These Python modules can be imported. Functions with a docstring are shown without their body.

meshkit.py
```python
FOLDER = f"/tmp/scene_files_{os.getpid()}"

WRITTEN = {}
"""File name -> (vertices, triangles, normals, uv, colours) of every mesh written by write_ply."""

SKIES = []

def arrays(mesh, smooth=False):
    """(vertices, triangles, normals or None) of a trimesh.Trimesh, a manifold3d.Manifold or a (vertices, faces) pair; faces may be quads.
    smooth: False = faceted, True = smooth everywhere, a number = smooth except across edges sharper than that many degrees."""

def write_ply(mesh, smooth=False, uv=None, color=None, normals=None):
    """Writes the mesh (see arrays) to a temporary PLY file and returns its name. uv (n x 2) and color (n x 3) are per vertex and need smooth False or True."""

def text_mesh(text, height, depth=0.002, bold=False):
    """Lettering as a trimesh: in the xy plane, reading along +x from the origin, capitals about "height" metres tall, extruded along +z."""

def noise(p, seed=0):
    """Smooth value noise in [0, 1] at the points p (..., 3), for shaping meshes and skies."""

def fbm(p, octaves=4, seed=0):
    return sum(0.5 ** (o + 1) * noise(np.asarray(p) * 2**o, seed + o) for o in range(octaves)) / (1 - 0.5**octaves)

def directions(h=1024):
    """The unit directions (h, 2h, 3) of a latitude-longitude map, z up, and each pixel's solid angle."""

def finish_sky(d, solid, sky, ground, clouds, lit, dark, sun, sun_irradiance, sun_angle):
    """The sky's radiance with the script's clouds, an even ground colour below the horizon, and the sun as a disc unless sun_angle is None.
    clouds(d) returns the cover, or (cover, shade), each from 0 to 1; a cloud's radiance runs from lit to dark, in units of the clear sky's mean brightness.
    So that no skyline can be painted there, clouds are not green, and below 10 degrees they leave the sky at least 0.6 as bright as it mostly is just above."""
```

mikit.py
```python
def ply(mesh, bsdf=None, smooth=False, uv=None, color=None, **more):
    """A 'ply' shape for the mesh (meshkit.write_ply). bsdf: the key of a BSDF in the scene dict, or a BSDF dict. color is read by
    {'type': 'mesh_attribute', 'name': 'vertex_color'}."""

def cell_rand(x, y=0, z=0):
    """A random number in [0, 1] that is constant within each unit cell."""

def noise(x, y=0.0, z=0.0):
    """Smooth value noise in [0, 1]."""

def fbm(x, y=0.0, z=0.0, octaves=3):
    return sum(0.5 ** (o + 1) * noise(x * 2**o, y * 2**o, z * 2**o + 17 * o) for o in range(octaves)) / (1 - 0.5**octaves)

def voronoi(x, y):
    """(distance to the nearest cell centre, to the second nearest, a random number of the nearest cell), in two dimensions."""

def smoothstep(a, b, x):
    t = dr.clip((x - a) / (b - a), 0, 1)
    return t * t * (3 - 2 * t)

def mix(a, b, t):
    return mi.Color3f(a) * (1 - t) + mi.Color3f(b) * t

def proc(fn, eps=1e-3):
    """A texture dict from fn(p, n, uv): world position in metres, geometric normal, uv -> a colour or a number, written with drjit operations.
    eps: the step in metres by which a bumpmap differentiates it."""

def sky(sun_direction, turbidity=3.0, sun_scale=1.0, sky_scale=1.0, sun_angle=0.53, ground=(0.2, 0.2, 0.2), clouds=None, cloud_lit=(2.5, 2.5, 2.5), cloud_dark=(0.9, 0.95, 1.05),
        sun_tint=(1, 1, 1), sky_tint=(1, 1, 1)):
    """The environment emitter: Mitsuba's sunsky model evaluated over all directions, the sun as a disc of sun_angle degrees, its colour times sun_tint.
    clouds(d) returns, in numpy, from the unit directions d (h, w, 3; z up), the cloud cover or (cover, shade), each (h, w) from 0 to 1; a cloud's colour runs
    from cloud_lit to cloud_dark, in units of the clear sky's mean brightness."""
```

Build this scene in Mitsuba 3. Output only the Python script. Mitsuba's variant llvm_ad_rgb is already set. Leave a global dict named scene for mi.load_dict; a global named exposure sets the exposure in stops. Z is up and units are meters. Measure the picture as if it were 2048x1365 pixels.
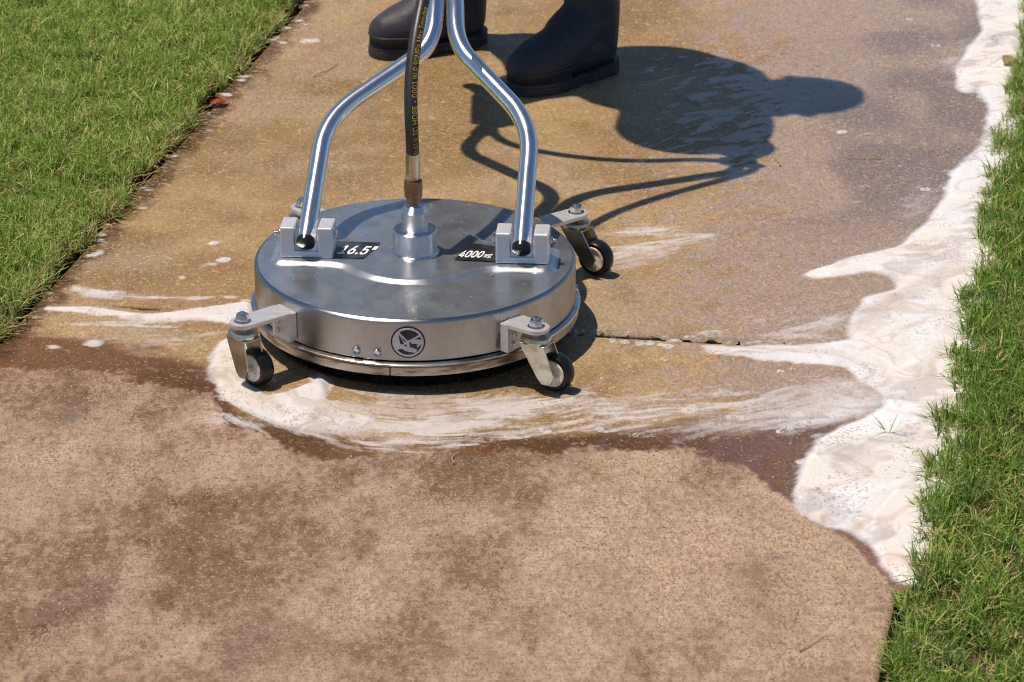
import math, random
import numpy as np, trimesh, manifold3d, shapely
from shapely.geometry import Polygon, Point, box as sbox, LineString
from shapely import affinity
from shapely.ops import unary_union
from scipy import ndimage
import drjit as dr
import mitsuba as mi
import mikit, meshkit
from mikit import proc, noise, fbm, voronoi, cell_rand, smoothstep, mix

T = mi.ScalarTransform4f
scene, labels = {}, {}
rng = np.random.default_rng(7)
random.seed(7)

# ------------------------------------------------------------------ camera, sky, exposure
exposure = 1.62
CAM, PITCH = np.array([0.1324, -3.8535, 1.7032]), math.radians(24.1236)
scene['camera'] = {'type': 'thinlens', 'fov': 19.077, 'fov_axis': 'x', 'aperture_radius': 0.0038, 'focus_distance': 4.05,
                   'near_clip': 0.05, 'far_clip': 400.0,
                   'to_world': T().look_at(CAM.tolist(), (CAM + [0, math.cos(PITCH), -math.sin(PITCH)]).tolist(), [0, 0, 1])}
scene['sky'] = mikit.sky((-0.307, 0.0, 1.0), turbidity=2.6, sky_scale=.74, sun_tint=(1, 1, 1.06))

# ------------------------------------------------------------------ traced ground outlines, in metres on the ground (x right, y away)
FOAM = [
    (1.9, 0.006, [(1.026, 1.657), (0.972, 1.473), (0.97, 1.356), (0.949, 1.257), (0.912, 1.162), (0.881, 1.057), (0.875, 0.968), (0.9, 0.95), (0.917, 0.993), (0.912, 0.943), (0.916, 0.901), (0.898, 0.81), (0.875, 0.712), (0.844, 0.654), (0.816, 0.594), (0.789, 0.477), (0.75, 0.375), (0.703, 0.293), (0.624, 0.239), (0.577, 0.207), (0.548, 0.179), (0.56, 0.161), (0.648, 0.19), (0.673, 0.168), (0.68, 0.128), (0.634, 0.098), (0.611, 0.053), (0.596, -0.004), (0.597, -0.063), (0.579, -0.136), (0.594, -0.184), (0.623, -0.223), (0.618, -0.257), (0.593, -0.287), (0.561, -0.317), (0.529, -0.348), (0.504, -0.401), (0.488, -0.451), (0.479, -0.512), (0.483, -0.563), (0.506, -0.595), (0.544, -0.62), (0.557, -0.65), (0.565, -0.693), (0.578, -0.74), (0.605, -0.748), (0.669, -0.526), (0.768, -0.079), (0.933, 0.694), (1.125, 1.657)]),
    (0.62, 0.03, [(0.81, 0.605), (0.785, 0.594), (0.732, 0.54), (0.71, 0.415), (0.703, 0.296), (0.757, 0.375), (0.801, 0.477)]),
    (0.45, 0.015, [(0.931, 1.473), (0.882, 1.299), (0.87, 1.135), (0.828, 1.006), (0.876, 0.955), (0.939, 1.135), (0.991, 1.473)]),
    (1.7, 0.005, [(0.388, -0.069), (0.423, -0.069), (0.443, -0.069), (0.457, -0.069), (0.525, -0.063), (0.609, -0.046), (0.598, -0.148), (0.562, -0.138), (0.493, -0.123), (0.401, -0.092)]),
    (0.8, 0.008, [(0.391, -0.026), (0.5, -0.032), (0.595, -0.049), (0.596, -0.039), (0.501, -0.022), (0.405, -0.016)]),
    (0.62, 0.02, [(0.441, 0.005), (0.506, 0.043), (0.62, 0.06), (0.613, -0.004), (0.531, 0.005), (0.46, -0.026)]),
    (0.55, 0.03, [(0.505, 0.022), (0.566, 0.083), (0.637, 0.092), (0.616, 0.022)]),
    (0.75, 0.02, [(0.446, -0.223), (0.514, -0.192), (0.598, -0.152), (0.636, -0.223), (0.596, -0.292), (0.529, -0.314), (0.477, -0.329), (0.4, -0.314), (0.39, -0.269)]),
    (0.95, 0.012, [(0.467, -0.329), (0.486, -0.292), (0.533, -0.277), (0.587, -0.257), (0.57, -0.296), (0.515, -0.329), (0.475, -0.351)]),
    (1.0, 0.008, [(0.504, -0.348), (0.534, -0.332), (0.54, -0.341), (0.516, -0.358)]),
    (0.75, 0.014, [(0.314, -0.231), (0.381, -0.208), (0.473, -0.208), (0.583, -0.168), (0.571, -0.223), (0.484, -0.239), (0.379, -0.239)]),
    (0.52, 0.035, [(0.13, -0.239), (0.248, -0.223), (0.38, -0.223), (0.512, -0.215), (0.504, -0.314), (0.374, -0.332), (0.245, -0.341), (0.143, -0.347)]),
    (0.75, 0.012, [(0.239, -0.332), (0.285, -0.314), (0.375, -0.311), (0.438, -0.332), (0.374, -0.332), (0.296, -0.349), (0.245, -0.358)]),
    (1.9, 0.006, [(-0.277, -0.152), (-0.274, -0.092), (-0.262, -0.046), (-0.243, -0.026), (-0.224, -0.079), (-0.223, -0.176), (-0.192, -0.231), (-0.135, -0.195), (-0.122, -0.136), (-0.106, -0.176), (-0.113, -0.239), (-0.079, -0.262), (-0.039, -0.292), (-0.05, -0.336), (-0.1, -0.347), (-0.14, -0.332), (-0.173, -0.311), (-0.222, -0.266), (-0.259, -0.215)]),
    (1.15, 0.02, [(-0.12, -0.223), (-0.067, -0.246), (-0.014, -0.262), (0.007, -0.292), (-0.038, -0.314), (-0.077, -0.299), (-0.118, -0.269)]),
    (0.86, 0.025, [(-0.133, -0.223), (-0.08, -0.239), (0.005, -0.231), (0.09, -0.223), (0.169, -0.223), (0.175, -0.329), (0.104, -0.358), (0.003, -0.373), (-0.074, -0.358), (-0.115, -0.314)]),
    (1.0, 0.012, [(-0.079, -0.394), (-0.035, -0.373), (0.028, -0.365), (0.092, -0.347), (0.143, -0.317), (0.194, -0.314), (0.168, -0.341), (0.104, -0.358), (0.047, -0.373), (-0.022, -0.383)]),
    (0.62, 0.015, [(-0.11, -0.394), (-0.073, -0.384), (-0.035, -0.377), (-0.047, -0.394), (-0.085, -0.401)]),
    (0.85, 0.014, [(-0.281, -0.299), (-0.247, -0.281), (-0.194, -0.292), (-0.14, -0.326), (-0.087, -0.355), (-0.049, -0.358), (-0.112, -0.358), (-0.165, -0.338), (-0.219, -0.308), (-0.269, -0.319)]),
    (1.35, 0.006, [(-0.527, 0.071), (-0.452, 0.064), (-0.373, 0.045), (-0.318, 0.053), (-0.278, 0.071), (-0.237, 0.092), (-0.225, 0.022), (-0.258, 0.002), (-0.294, 0.02), (-0.37, 0.017), (-0.456, 0.036), (-0.517, 0.048)]),
    (0.95, 0.005, [(-0.499, 0.128), (-0.488, 0.152), (-0.468, 0.132), (-0.409, 0.119), (-0.38, 0.107), (-0.252, 0.101), (-0.251, 0.092), (-0.378, 0.094), (-0.45, 0.101), (-0.494, 0.119)]),
    (0.62, 0.02, [(-0.502, 0.022), (-0.44, 0.022), (-0.355, 0.005), (-0.272, 0.005), (-0.245, -0.063), (-0.341, -0.063), (-0.411, -0.046)]),
    (0.75, 0.012, [(-0.332, -0.148), (-0.286, -0.136), (-0.265, -0.152), (-0.284, -0.163)]),
    (1.2, 0.004, [(-0.45, -0.053), (-0.428, -0.048), (-0.422, -0.058), (-0.436, -0.066), (-0.449, -0.063)]),
    (1.2, 0.004, [(-0.502, -0.069), (-0.487, -0.064), (-0.484, -0.074), (-0.495, -0.079)]),
    (1.3, 0.003, [(-0.318, 0.302), (-0.306, 0.308), (-0.297, 0.298), (-0.305, 0.289), (-0.316, 0.293)]),
    (1.3, 0.003, [(-0.296, 0.237), (-0.286, 0.247), (-0.275, 0.237), (-0.282, 0.224), (-0.292, 0.226)]),
    (1.0, 0.004, [(-0.318, 0.216), (-0.292, 0.22), (-0.292, 0.209), (-0.314, 0.207)]),
    (1.1, 0.003, [(-0.347, 0.174), (-0.336, 0.177), (-0.334, 0.165), (-0.344, 0.161)]),
    (0.62, 0.02, [(0.26, 0.239), (0.286, 0.375), (0.413, 0.365), (0.425, 0.316), (0.364, 0.277), (0.316, 0.183), (0.274, 0.192)]),
    (0.5, 0.02, [(-0.191, 1.001), (-0.184, 1.031), (-0.15, 1.036), (-0.14, 1.001)]),
    (1.0, 0.004, [(-0.24, 1.244), (-0.205, 1.255), (-0.2, 1.233), (-0.234, 1.222)]),
    (0.7, 0.004, [(-0.372, 0.782), (-0.357, 0.798), (-0.347, 0.775), (-0.364, 0.763)]),
]
BUBBLES = [
    (0.174, -0.332, 5), (0.178, -0.335, 4), (0.245, -0.329, 4), (0.29, -0.347, 4), (0.293, -0.342, 3), (0.363, -0.272, 7), (0.366, -0.262, 4), (0.407, -0.258, 5), (0.452, -0.248, 4), (0.418, -0.292, 6), (0.49, -0.272, 4), (0.487, -0.317, 6), (0.481, -0.329, 4), (0.489, -0.329, 4), (0.497, -0.311, 3), (0.473, -0.336, 3), (0.117, -0.281, 4), (0.125, -0.284, 3), (-0.139, -0.296, 6), (-0.126, -0.296, 7), (-0.134, -0.292, 4), (-0.186, -0.179, 5), (-0.153, -0.217, 4), (-0.191, -0.251, 4), (-0.184, -0.257, 3), (-0.198, -0.243, 3), (-0.179, -0.248, 3), (-0.175, -0.262, 3), (0.551, -0.079, 4), (0.59, -0.099, 3), (0.617, 0.029, 5), (0.631, -0.004, 4), (0.706, 0.137, 6), (0.736, 0.134, 5), (0.721, 0.201, 4), (0.747, 0.179, 4), (0.494, -0.423, 4), (0.491, -0.526, 3), (0.498, -0.53, 3), (0.768, 0.519, 6), (0.801, 0.523, 5), (0.666, 0.775, 6), (0.705, 0.763, 4), (0.871, 1.211, 7), (0.908, 0.973, 8), (0.913, 0.943, 6), (-0.285, 0.237, 7), (-0.305, 0.3, 6), (-0.138, 0.089, 6), (-0.127, 0.08, 4), (-0.166, 0.087, 4), (-0.189, 0.005, 4), (-0.437, -0.056, 5), (0.336, -0.063, 4), (0.346, -0.068, 5), (0.321, -0.058, 4), (0.287, -0.053, 4), (0.307, -0.059, 5), (0.27, -0.048, 4), (0.395, -0.073, 4), (0.436, -0.078, 3), (0.844, 1.356, 5), (-0.078, -0.284, 3), (0.491, -0.152, 4), (0.508, -0.144, 3), (0.339, -0.112, 4), (0.464, 0.031, 3), (0.569, 0.005, 4)]
WET_EDGE = [(-0.595, -0.136), (-0.487, -0.141), (-0.411, -0.16), (-0.328, -0.189), (-0.262, -0.223), (-0.237, -0.302), (-0.176, -0.358), (-0.141, -0.404), (-0.097, -0.409), (-0.034, -0.399), (0.029, -0.394), (0.117, -0.39), (0.212, -0.383), (0.308, -0.38), (0.37, -0.394), (0.418, -0.437), (0.462, -0.512), (0.503, -0.595), (0.545, -0.656), (0.572, -0.736), (0.593, -0.848), (0.617, -0.926)]
CLEAN_EDGE = [(-0.616, -0.004), (-0.539, -0.012), (-0.429, -0.063), (-0.338, -0.087), (-0.271, -0.152), (-0.222, -0.269), (-0.126, -0.344), (-0.035, -0.373), (0.085, -0.364), (0.181, -0.341), (0.31, -0.329), (0.406, -0.323), (0.536, -0.314), (0.697, -0.314)]

# ------------------------------------------------------------------ helpers
AL = math.radians(77.87)                       # the direction the path runs
TV, SV = np.array([math.cos(AL), math.sin(AL)]), np.array([math.sin(AL), -math.cos(AL)])
S0, S1 = -0.540, 0.720                          # the path's edges, across


def world(s, t):
    return s * SV[0] + t * TV[0], s * SV[1] + t * TV[1]


def joint_t(s):
    return -0.0277 + (s + 0.524) * 0.0723


def add(key, mesh, bsdf, smooth=30, uv=None, label=None, kind=None, cat=None, group=None):
    base, k = key, 0
    while key in scene:
        k += 1
        key = f'{base}_{k:03d}'
    scene[key] = mikit.ply(mesh, bsdf, smooth=smooth, uv=uv)
    tag(key, label, kind, cat, group)
    return key


def tag(key, label=None, kind=None, cat=None, group=None):
    d = {}
    if label: d['label'] = label
    if kind: d['kind'] = kind
    if cat: d['category'] = cat
    if group: d['group'] = group
    if d: labels[key] = d


def M(v, f):
    return trimesh.Trimesh(np.asarray(v, float), np.asarray(f, int), process=False)


def lathe(profile, n=96, c=(0, 0, 0)):
    """profile: (r, z) from bottom to top outside; closed by its r = 0 ends if given."""
    p = np.asarray(profile, float)
    a = np.arange(n) * 2 * np.pi / n
    v = np.stack([p[:, None, 0] * np.cos(a), p[:, None, 0] * np.sin(a), np.repeat(p[:, 1:2], n, 1)], -1).reshape(-1, 3) + c
    i, j = np.meshgrid(np.arange(len(p) - 1), np.arange(n), indexing='ij')
    q = np.stack([i * n + j, i * n + (j + 1) % n, (i + 1) * n + (j + 1) % n, (i + 1) * n + j], -1).reshape(-1, 4)
    return trimesh.Trimesh(v, np.vstack([q[:, [0, 1, 2]], q[:, [0, 2, 3]]]), process=True, merge_norm=True, merge_tex=True)


def lathe_uv(pieces, n=160, c=(0, 0, 0)):
    """Turned metal: separate profile pieces (hard edges between them), uv = (around, along)."""
    V, F, U, off = [], [], [], 0
    a = np.linspace(-np.pi / 2, 1.5 * np.pi, n + 1) + np.pi
    for pr in pieces:
        p = np.asarray(pr, float)
        L = np.concatenate([[0], np.cumsum(np.linalg.norm(np.diff(p, axis=0), axis=1))])
        V.append((np.stack([p[:, None, 0] * np.cos(a), p[:, None, 0] * np.sin(a), np.repeat(p[:, 1:2], n + 1, 1)], -1) + c).reshape(-1, 3))
        U.append(np.stack([np.broadcast_to(np.linspace(0, 1, n + 1), (len(p), n + 1)), np.repeat(L[:, None], n + 1, 1)], -1).reshape(-1, 2))
        i, j = np.meshgrid(np.arange(len(p) - 1), np.arange(n), indexing='ij')
        q = np.stack([i * (n + 1) + j, i * (n + 1) + j + 1, (i + 1) * (n + 1) + j + 1, (i + 1) * (n + 1) + j], -1).reshape(-1, 4)
        F.append(np.vstack([q[:, [0, 1, 2]], q[:, [0, 2, 3]]]) + off)
        off += len(V[-1])
    return M(np.vstack(V), np.vstack(F)), np.vstack(U)


def rbox(sx, sy, sz, r=0.001):
    """A box with rounded edges, centred."""
    ball = trimesh.creation.icosphere(2, r).vertices
    pts = [ball + [x * (sx / 2 - r), y * (sy / 2 - r), z * (sz / 2 - r)] for x in (-1, 1) for y in (-1, 1) for z in (-1, 1)]
    return trimesh.convex.convex_hull(np.vstack(pts))


def move(m, loc=(0, 0, 0), rz=0.0, R=None):
    m = m.copy()
    A = np.eye(4)
    if R is not None: A[:3, :3] = R
    if rz: A = trimesh.transformations.rotation_matrix(rz, [0, 0, 1]) @ A
    A[:3, 3] = loc
    m.apply_transform(A)
    return m


def join(ms):
    return trimesh.util.concatenate(ms)


def extrude(poly, h, z=0.0):
    polys = [g for g in getattr(poly, 'geoms', [poly]) if g.area > 1e-9]
    m = join([trimesh.creation.extrude_polygon(g, h, engine='earcut') for g in polys])
    m.apply_translation([0, 0, z])
    return m


def fillet(pts, rad, n=8):
    """A polyline with its corners rounded."""
    pts = [np.asarray(p, float) for p in pts]
    rad = [rad] * len(pts) if np.isscalar(rad) else rad
    out = [pts[0]]
    for k in range(1, len(pts) - 1):
        a, b, c = pts[k - 1], pts[k], pts[k + 1]
        u, w = (a - b) / np.linalg.norm(a - b), (c - b) / np.linalg.norm(c - b)
        r = min(rad[k], 0.48 * np.linalg.norm(a - b), 0.48 * np.linalg.norm(c - b))
        for t in np.linspace(0, 1, n):
            out.append((1 - t) ** 2 * (b + u * r) + 2 * t * (1 - t) * b + t * t * (b + w * r))
    out.append(pts[-1])
    return np.array(out)


def spline(pts, n=60):
    from scipy.interpolate import CubicSpline
    p = np.asarray(pts, float)
    d = np.concatenate([[0], np.cumsum(np.linalg.norm(np.diff(p, axis=0), axis=1))])
    return CubicSpline(d, p)(np.linspace(0, d[-1], n))


def frames(p):
    t = np.gradient(p, axis=0)
    t /= np.linalg.norm(t, axis=1, keepdims=True)
    a = np.cross(t[0], [0, 0, 1.0] if abs(t[0][2]) < .9 else [1.0, 0, 0])
    A = []
    for k in range(len(p)):
        a = a - t[k] * (a @ t[k])
        a /= np.linalg.norm(a)
        A.append(a)
    A = np.array(A)
    return t, A, np.cross(t, A)


def sweep(p, r, sides=24, caps=True):
    p = np.asarray(p, float)
    t, a, b = frames(p)
    r = np.broadcast_to(r, (len(p),))
    g = np.arange(sides) * 2 * np.pi / sides
    v = (p[:, None] + r[:, None, None] * (np.cos(g)[None, :, None] * a[:, None] + np.sin(g)[None, :, None] * b[:, None])).reshape(-1, 3)
    i, j = np.meshgrid(np.arange(len(p) - 1), np.arange(sides), indexing='ij')
    q = np.stack([i * sides + j, i * sides + (j + 1) % sides, (i + 1) * sides + (j + 1) % sides, (i + 1) * sides + j], -1).reshape(-1, 4)
    f = [q[:, [0, 1, 2]], q[:, [0, 2, 3]]]
    if caps:
        n = len(v)
        v = np.vstack([v, p[:1], p[-1:]])
        k = np.arange(sides)
        f.append(np.stack([k, k * 0 + n, (k + 1) % sides], 1))
        o = (len(p) - 1) * sides
        f.append(np.stack([o + k, o + (k + 1) % sides, k * 0 + n + 1], 1))
    return M(v, np.vstack(f))


def cyl(p0, p1, r, sides=24, bev=0.0):
    p0, p1 = np.asarray(p0, float), np.asarray(p1, float)
    d = (p1 - p0) / np.linalg.norm(p1 - p0)
    if bev:
        return sweep([p0, p0 + d * bev * .3, p0 + d * bev, p1 - d * bev, p1 - d * bev * .3, p1], [r - bev, r - bev * .3, r, r, r - bev * .3, r - bev], sides)
    return sweep([p0, p1], r, sides)


def hexnut(c, r, h, axis=(0, 0, 1), turn=0.3):
    """A hexagon nut with chamfered top, its base at c."""
    prof = [(r, 0), (r, h * .82), (r * .9, h), (r * .45, h), (r * .45, h * .8), (0, h * .8)]
    m = lathe([(0, 0)] + prof, 6)
    m.apply_transform(trimesh.transformations.rotation_matrix(turn, [0, 0, 1]))
    m.apply_transform(trimesh.geometry.align_vectors([0, 0, 1], axis))
    m.apply_translation(c)
    return m


def pwl(x, pts):
    """The piecewise linear line through pts, for textures."""
    y = mi.Float(pts[0][1])
    last = 0.0
    for k in range(len(pts) - 1):
        m = (pts[k + 1][1] - pts[k][1]) / (pts[k + 1][0] - pts[k][0])
        y = y + (m - last) * dr.maximum(x - pts[k][0], 0)
        last = m
    return y


# ------------------------------------------------------------------ materials
def wetness(p):
    n = (fbm(p.x * 22, p.y * 22, 3.0) - .5) * 0.05 + (noise(p.x * 190, p.y * 120, 8.0) - .5) * 0.016
    gutter = smoothstep(.690, .700, p.x * float(SV[0]) + p.y * float(SV[1]) + n * .6) * smoothstep(-.62, -.45, p.y) * 0
    return dr.maximum(smoothstep(-.010, .008, p.y - pwl(p.x, WET_EDGE) + n), gutter)


def cleanness(p):
    n = (fbm(p.x * 14, p.y * 30, 13.0) - .5) * 0.08
    return smoothstep(-.02, .03, p.y - pwl(p.x, CLEAN_EDGE) + n)


def puddle(p):
    """Where water stands on the slab: towards the right-hand lawn, in streaks running across the path."""
    s = p.x * float(SV[0]) + p.y * float(SV[1])
    n = fbm((p.x + p.y * .8) * 26, (p.y - p.x * .75) * 66, 5.0, octaves=4)
    return smoothstep(-.035, .045, n - .95 + .90 * smoothstep(.02, .72, s + .10 * p.y))


def stones(p, f):
    d1, d2, r = voronoi(p.x * f + 1.6 * noise(p.x * f * .7, p.y * f * .7, 2.0), p.y * f + 1.6 * noise(p.x * f * .7, p.y * f * .7, 12.0))
    return d1, d2, r


def concrete_dry(p, n, uv):
    x, y = p.x, p.y
    s = x * float(SV[0]) + y * float(SV[1])
    wx = noise(x * 3, y * 3, 9.0)
    d = fbm(x * 6.0 + .6 * wx, y * 5.2, 1.0, octaves=5)
    d2 = fbm(x * 26, y * 17, 21.0, octaves=3)
    fine = noise(x * 430, y * 230, 2.0)
    finer = noise(x * 900, y * 480, 4.0)
    mid = noise(x * 150 + 4, y * 90, 12.0)
    dirt = smoothstep(.26, .78, d * .62 + d2 * .38 + .06 - .20 * smoothstep(.10, .60, s) + (fine - .5) * .44 + (mid - .5) * .26)
    c = mix((.380, .280, .202), (.150, .099, .067), dirt)
    grey = smoothstep(.55, .75, fbm(x * 9, y * 7, 31.0, octaves=4) + (fine - .5) * .1) * .45
    c = mix(c, (.165, .130, .105), grey)
    pale = smoothstep(.52, .74, fbm(x * 13, y * 9, 41.0, octaves=4) + (fine - .5) * .16) * .45
    c = mix(c, (.40, .315, .225), pale)
    broom = noise(x * 70 + 3 * noise(x * 9, y * 30, 5.0), y * 520, 14.0)
    c = c * (.46 + .44 * smoothstep(.15, .85, fine) + .34 * smoothstep(.1, .9, finer) + .22 * broom)
    d1, dd, r = stones(p, 235.0)
    peb = smoothstep(.42, .30, d1) * smoothstep(.70, .9, cell_rand(r * 9999, 3, 4))
    c = mix(c, mix((.45, .315, .20), (.13, .095, .07), smoothstep(.62, .75, r)), peb * .6)
    pit = smoothstep(.17, .09, noise(x * 430, y * 260, 6.0))
    return c * (1 - .35 * pit)


def concrete_wet(p, n, uv):
    x, y = p.x, p.y
    cl = cleanness(p)
    ss = x * float(SV[0]) + y * float(SV[1])
    d = fbm(x * 6, y * 5, 51.0, octaves=5)
    fine = noise(x * 400, y * 220, 2.0)
    finer = noise(x * 850, y * 470, 4.0)
    clean = mix((.325, .230, .118), (.225, .150, .070), smoothstep(.32, .68, d + (fine - .5) * .18))
    clean = mix(clean, (.32, .25, .165), smoothstep(.45, .72, fbm(x * 5, y * 8, 61.0, octaves=4)) * .6)
    clean = mix(clean, (.17, .125, .06), smoothstep(.60, .80, fbm(x * 17, y * 15, 71.0, octaves=3)) * .5)
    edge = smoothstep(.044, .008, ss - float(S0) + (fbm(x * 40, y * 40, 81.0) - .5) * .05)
    dirty = mix(mix((.150, .078, .034), (.215, .125, .072), smoothstep(.25, .5, x)), mix((.080, .040, .018), (.125, .070, .040), smoothstep(.25, .5, x)), smoothstep(.32, .68, d + (fine - .5) * .3))
    clean = mix(clean, (.285, .214, .155), (.30 * smoothstep(.10, .60, ss + .10 * y) + .60 * puddle(p)) * smoothstep(-.05, .25, ss))
    pool = smoothstep(.36, .56, fbm(x * 5 + 2, y * 4 + 1, 93.0) + .22 * smoothstep(.38, .62, ss + .06 * y) - .10) * smoothstep(.36, .50, ss) * smoothstep(.25, .5, y)
    clean = mix(clean, (.150, .115, .098), pool * .8)
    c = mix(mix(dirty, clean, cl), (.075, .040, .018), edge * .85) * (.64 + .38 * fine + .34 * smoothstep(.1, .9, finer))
    d1, dd, r = stones(p, 205.0)
    peb = smoothstep(.44, .30, d1) * smoothstep(.55, .75, cell_rand(r * 9999, 5, 4))
    pc = mix((.52, .34, .16), (.13, .115, .085), smoothstep(.48, .62, r))
    pc = mix(pc, (.40, .35, .27), smoothstep(.82, .90, r))
    c = mix(c, pc * (.4 + .6 * cl), peb * .45)
    d1, dd, r = stones(p, 84.0)
    peb = smoothstep(.34, .24, d1) * smoothstep(.80, .86, cell_rand(r * 9999, 6, 4))
    c = mix(c, mix((.56, .37, .19), (.12, .12, .105), smoothstep(.45, .7, r)) * (.45 + .55 * cl), peb * .38)
    d1, dd, r = stones(p, 300.0)
    return mix(c, (.62, .52, .38), smoothstep(.34, .22, d1) * smoothstep(.93, .96, cell_rand(r * 9999, 8, 4)) * .55)


def rough_height(p, n, uv):
    d1, dd, r = voronoi(p.x * 165, p.y * 165)
    return .55 * fbm(p.x * 300, p.y * 220, 1.0) + .45 * (1 - d1) + .5 * fbm(p.x * 70, p.y * 60, 3.0)


def wet_height(p, n, uv):
    return .6 * fbm(p.x * 190, p.y * 170, 1.0) + .8 * fbm(p.x * 60, p.y * 60, 3.0)


def ripple(p, n, uv):
    return fbm(p.x * 34, p.y * 60, 5.0) + .12 * noise(p.x * 200, p.y * 200, 3.0)


tex = lambda fn, **k: proc(fn, **k)
scene['concrete_dry'] = {'type': 'bumpmap', 'arbitrary': proc(rough_height, eps=6e-4), 'scale': .0006,
                         'bsdf': {'type': 'diffuse', 'reflectance': proc(concrete_dry)}}
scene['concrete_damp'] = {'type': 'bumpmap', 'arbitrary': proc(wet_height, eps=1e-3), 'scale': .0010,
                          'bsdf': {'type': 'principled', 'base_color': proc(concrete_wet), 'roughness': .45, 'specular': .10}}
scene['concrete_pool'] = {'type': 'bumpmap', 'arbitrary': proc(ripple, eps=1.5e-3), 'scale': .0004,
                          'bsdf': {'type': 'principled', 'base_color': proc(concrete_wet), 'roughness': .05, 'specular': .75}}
scene['concrete_wet'] = {'type': 'blendbsdf', 'weight': proc(lambda p, n, uv: puddle(p)), 'a': {'type': 'ref', 'id': 'concrete_damp'}, 'b': {'type': 'ref', 'id': 'concrete_pool'}}
scene['concrete'] = {'type': 'blendbsdf', 'weight': proc(lambda p, n, uv: wetness(p)), 'a': {'type': 'ref', 'id': 'concrete_dry'}, 'b': {'type': 'ref', 'id': 'concrete_wet'}}


def soil_col(p, n, uv):
    c = mix((.070, .042, .022), (.022, .014, .008), fbm(p.x * 40, p.y * 40, 1.0))
    c = mix(c, (.19, .14, .075), smoothstep(.52, .72, fbm(p.x * 90, p.y * 60, 7.0)) * .55)
    s = p.x * float(SV[0]) + p.y * float(SV[1])
    turf = mix(mix((.060, .100, .022), (.120, .170, .045), fbm(p.x * 30, p.y * 30, 3.0)), (.13, .13, .05), smoothstep(.5, .7, fbm(p.x * 1.3, p.y * 1.3, 6.0)) * .5)
    return mix(c, turf, smoothstep(.10, .28, dr.abs(s - .09) - .63))


scene['soil'] = {'type': 'diffuse', 'reflectance': proc(soil_col)}


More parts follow.
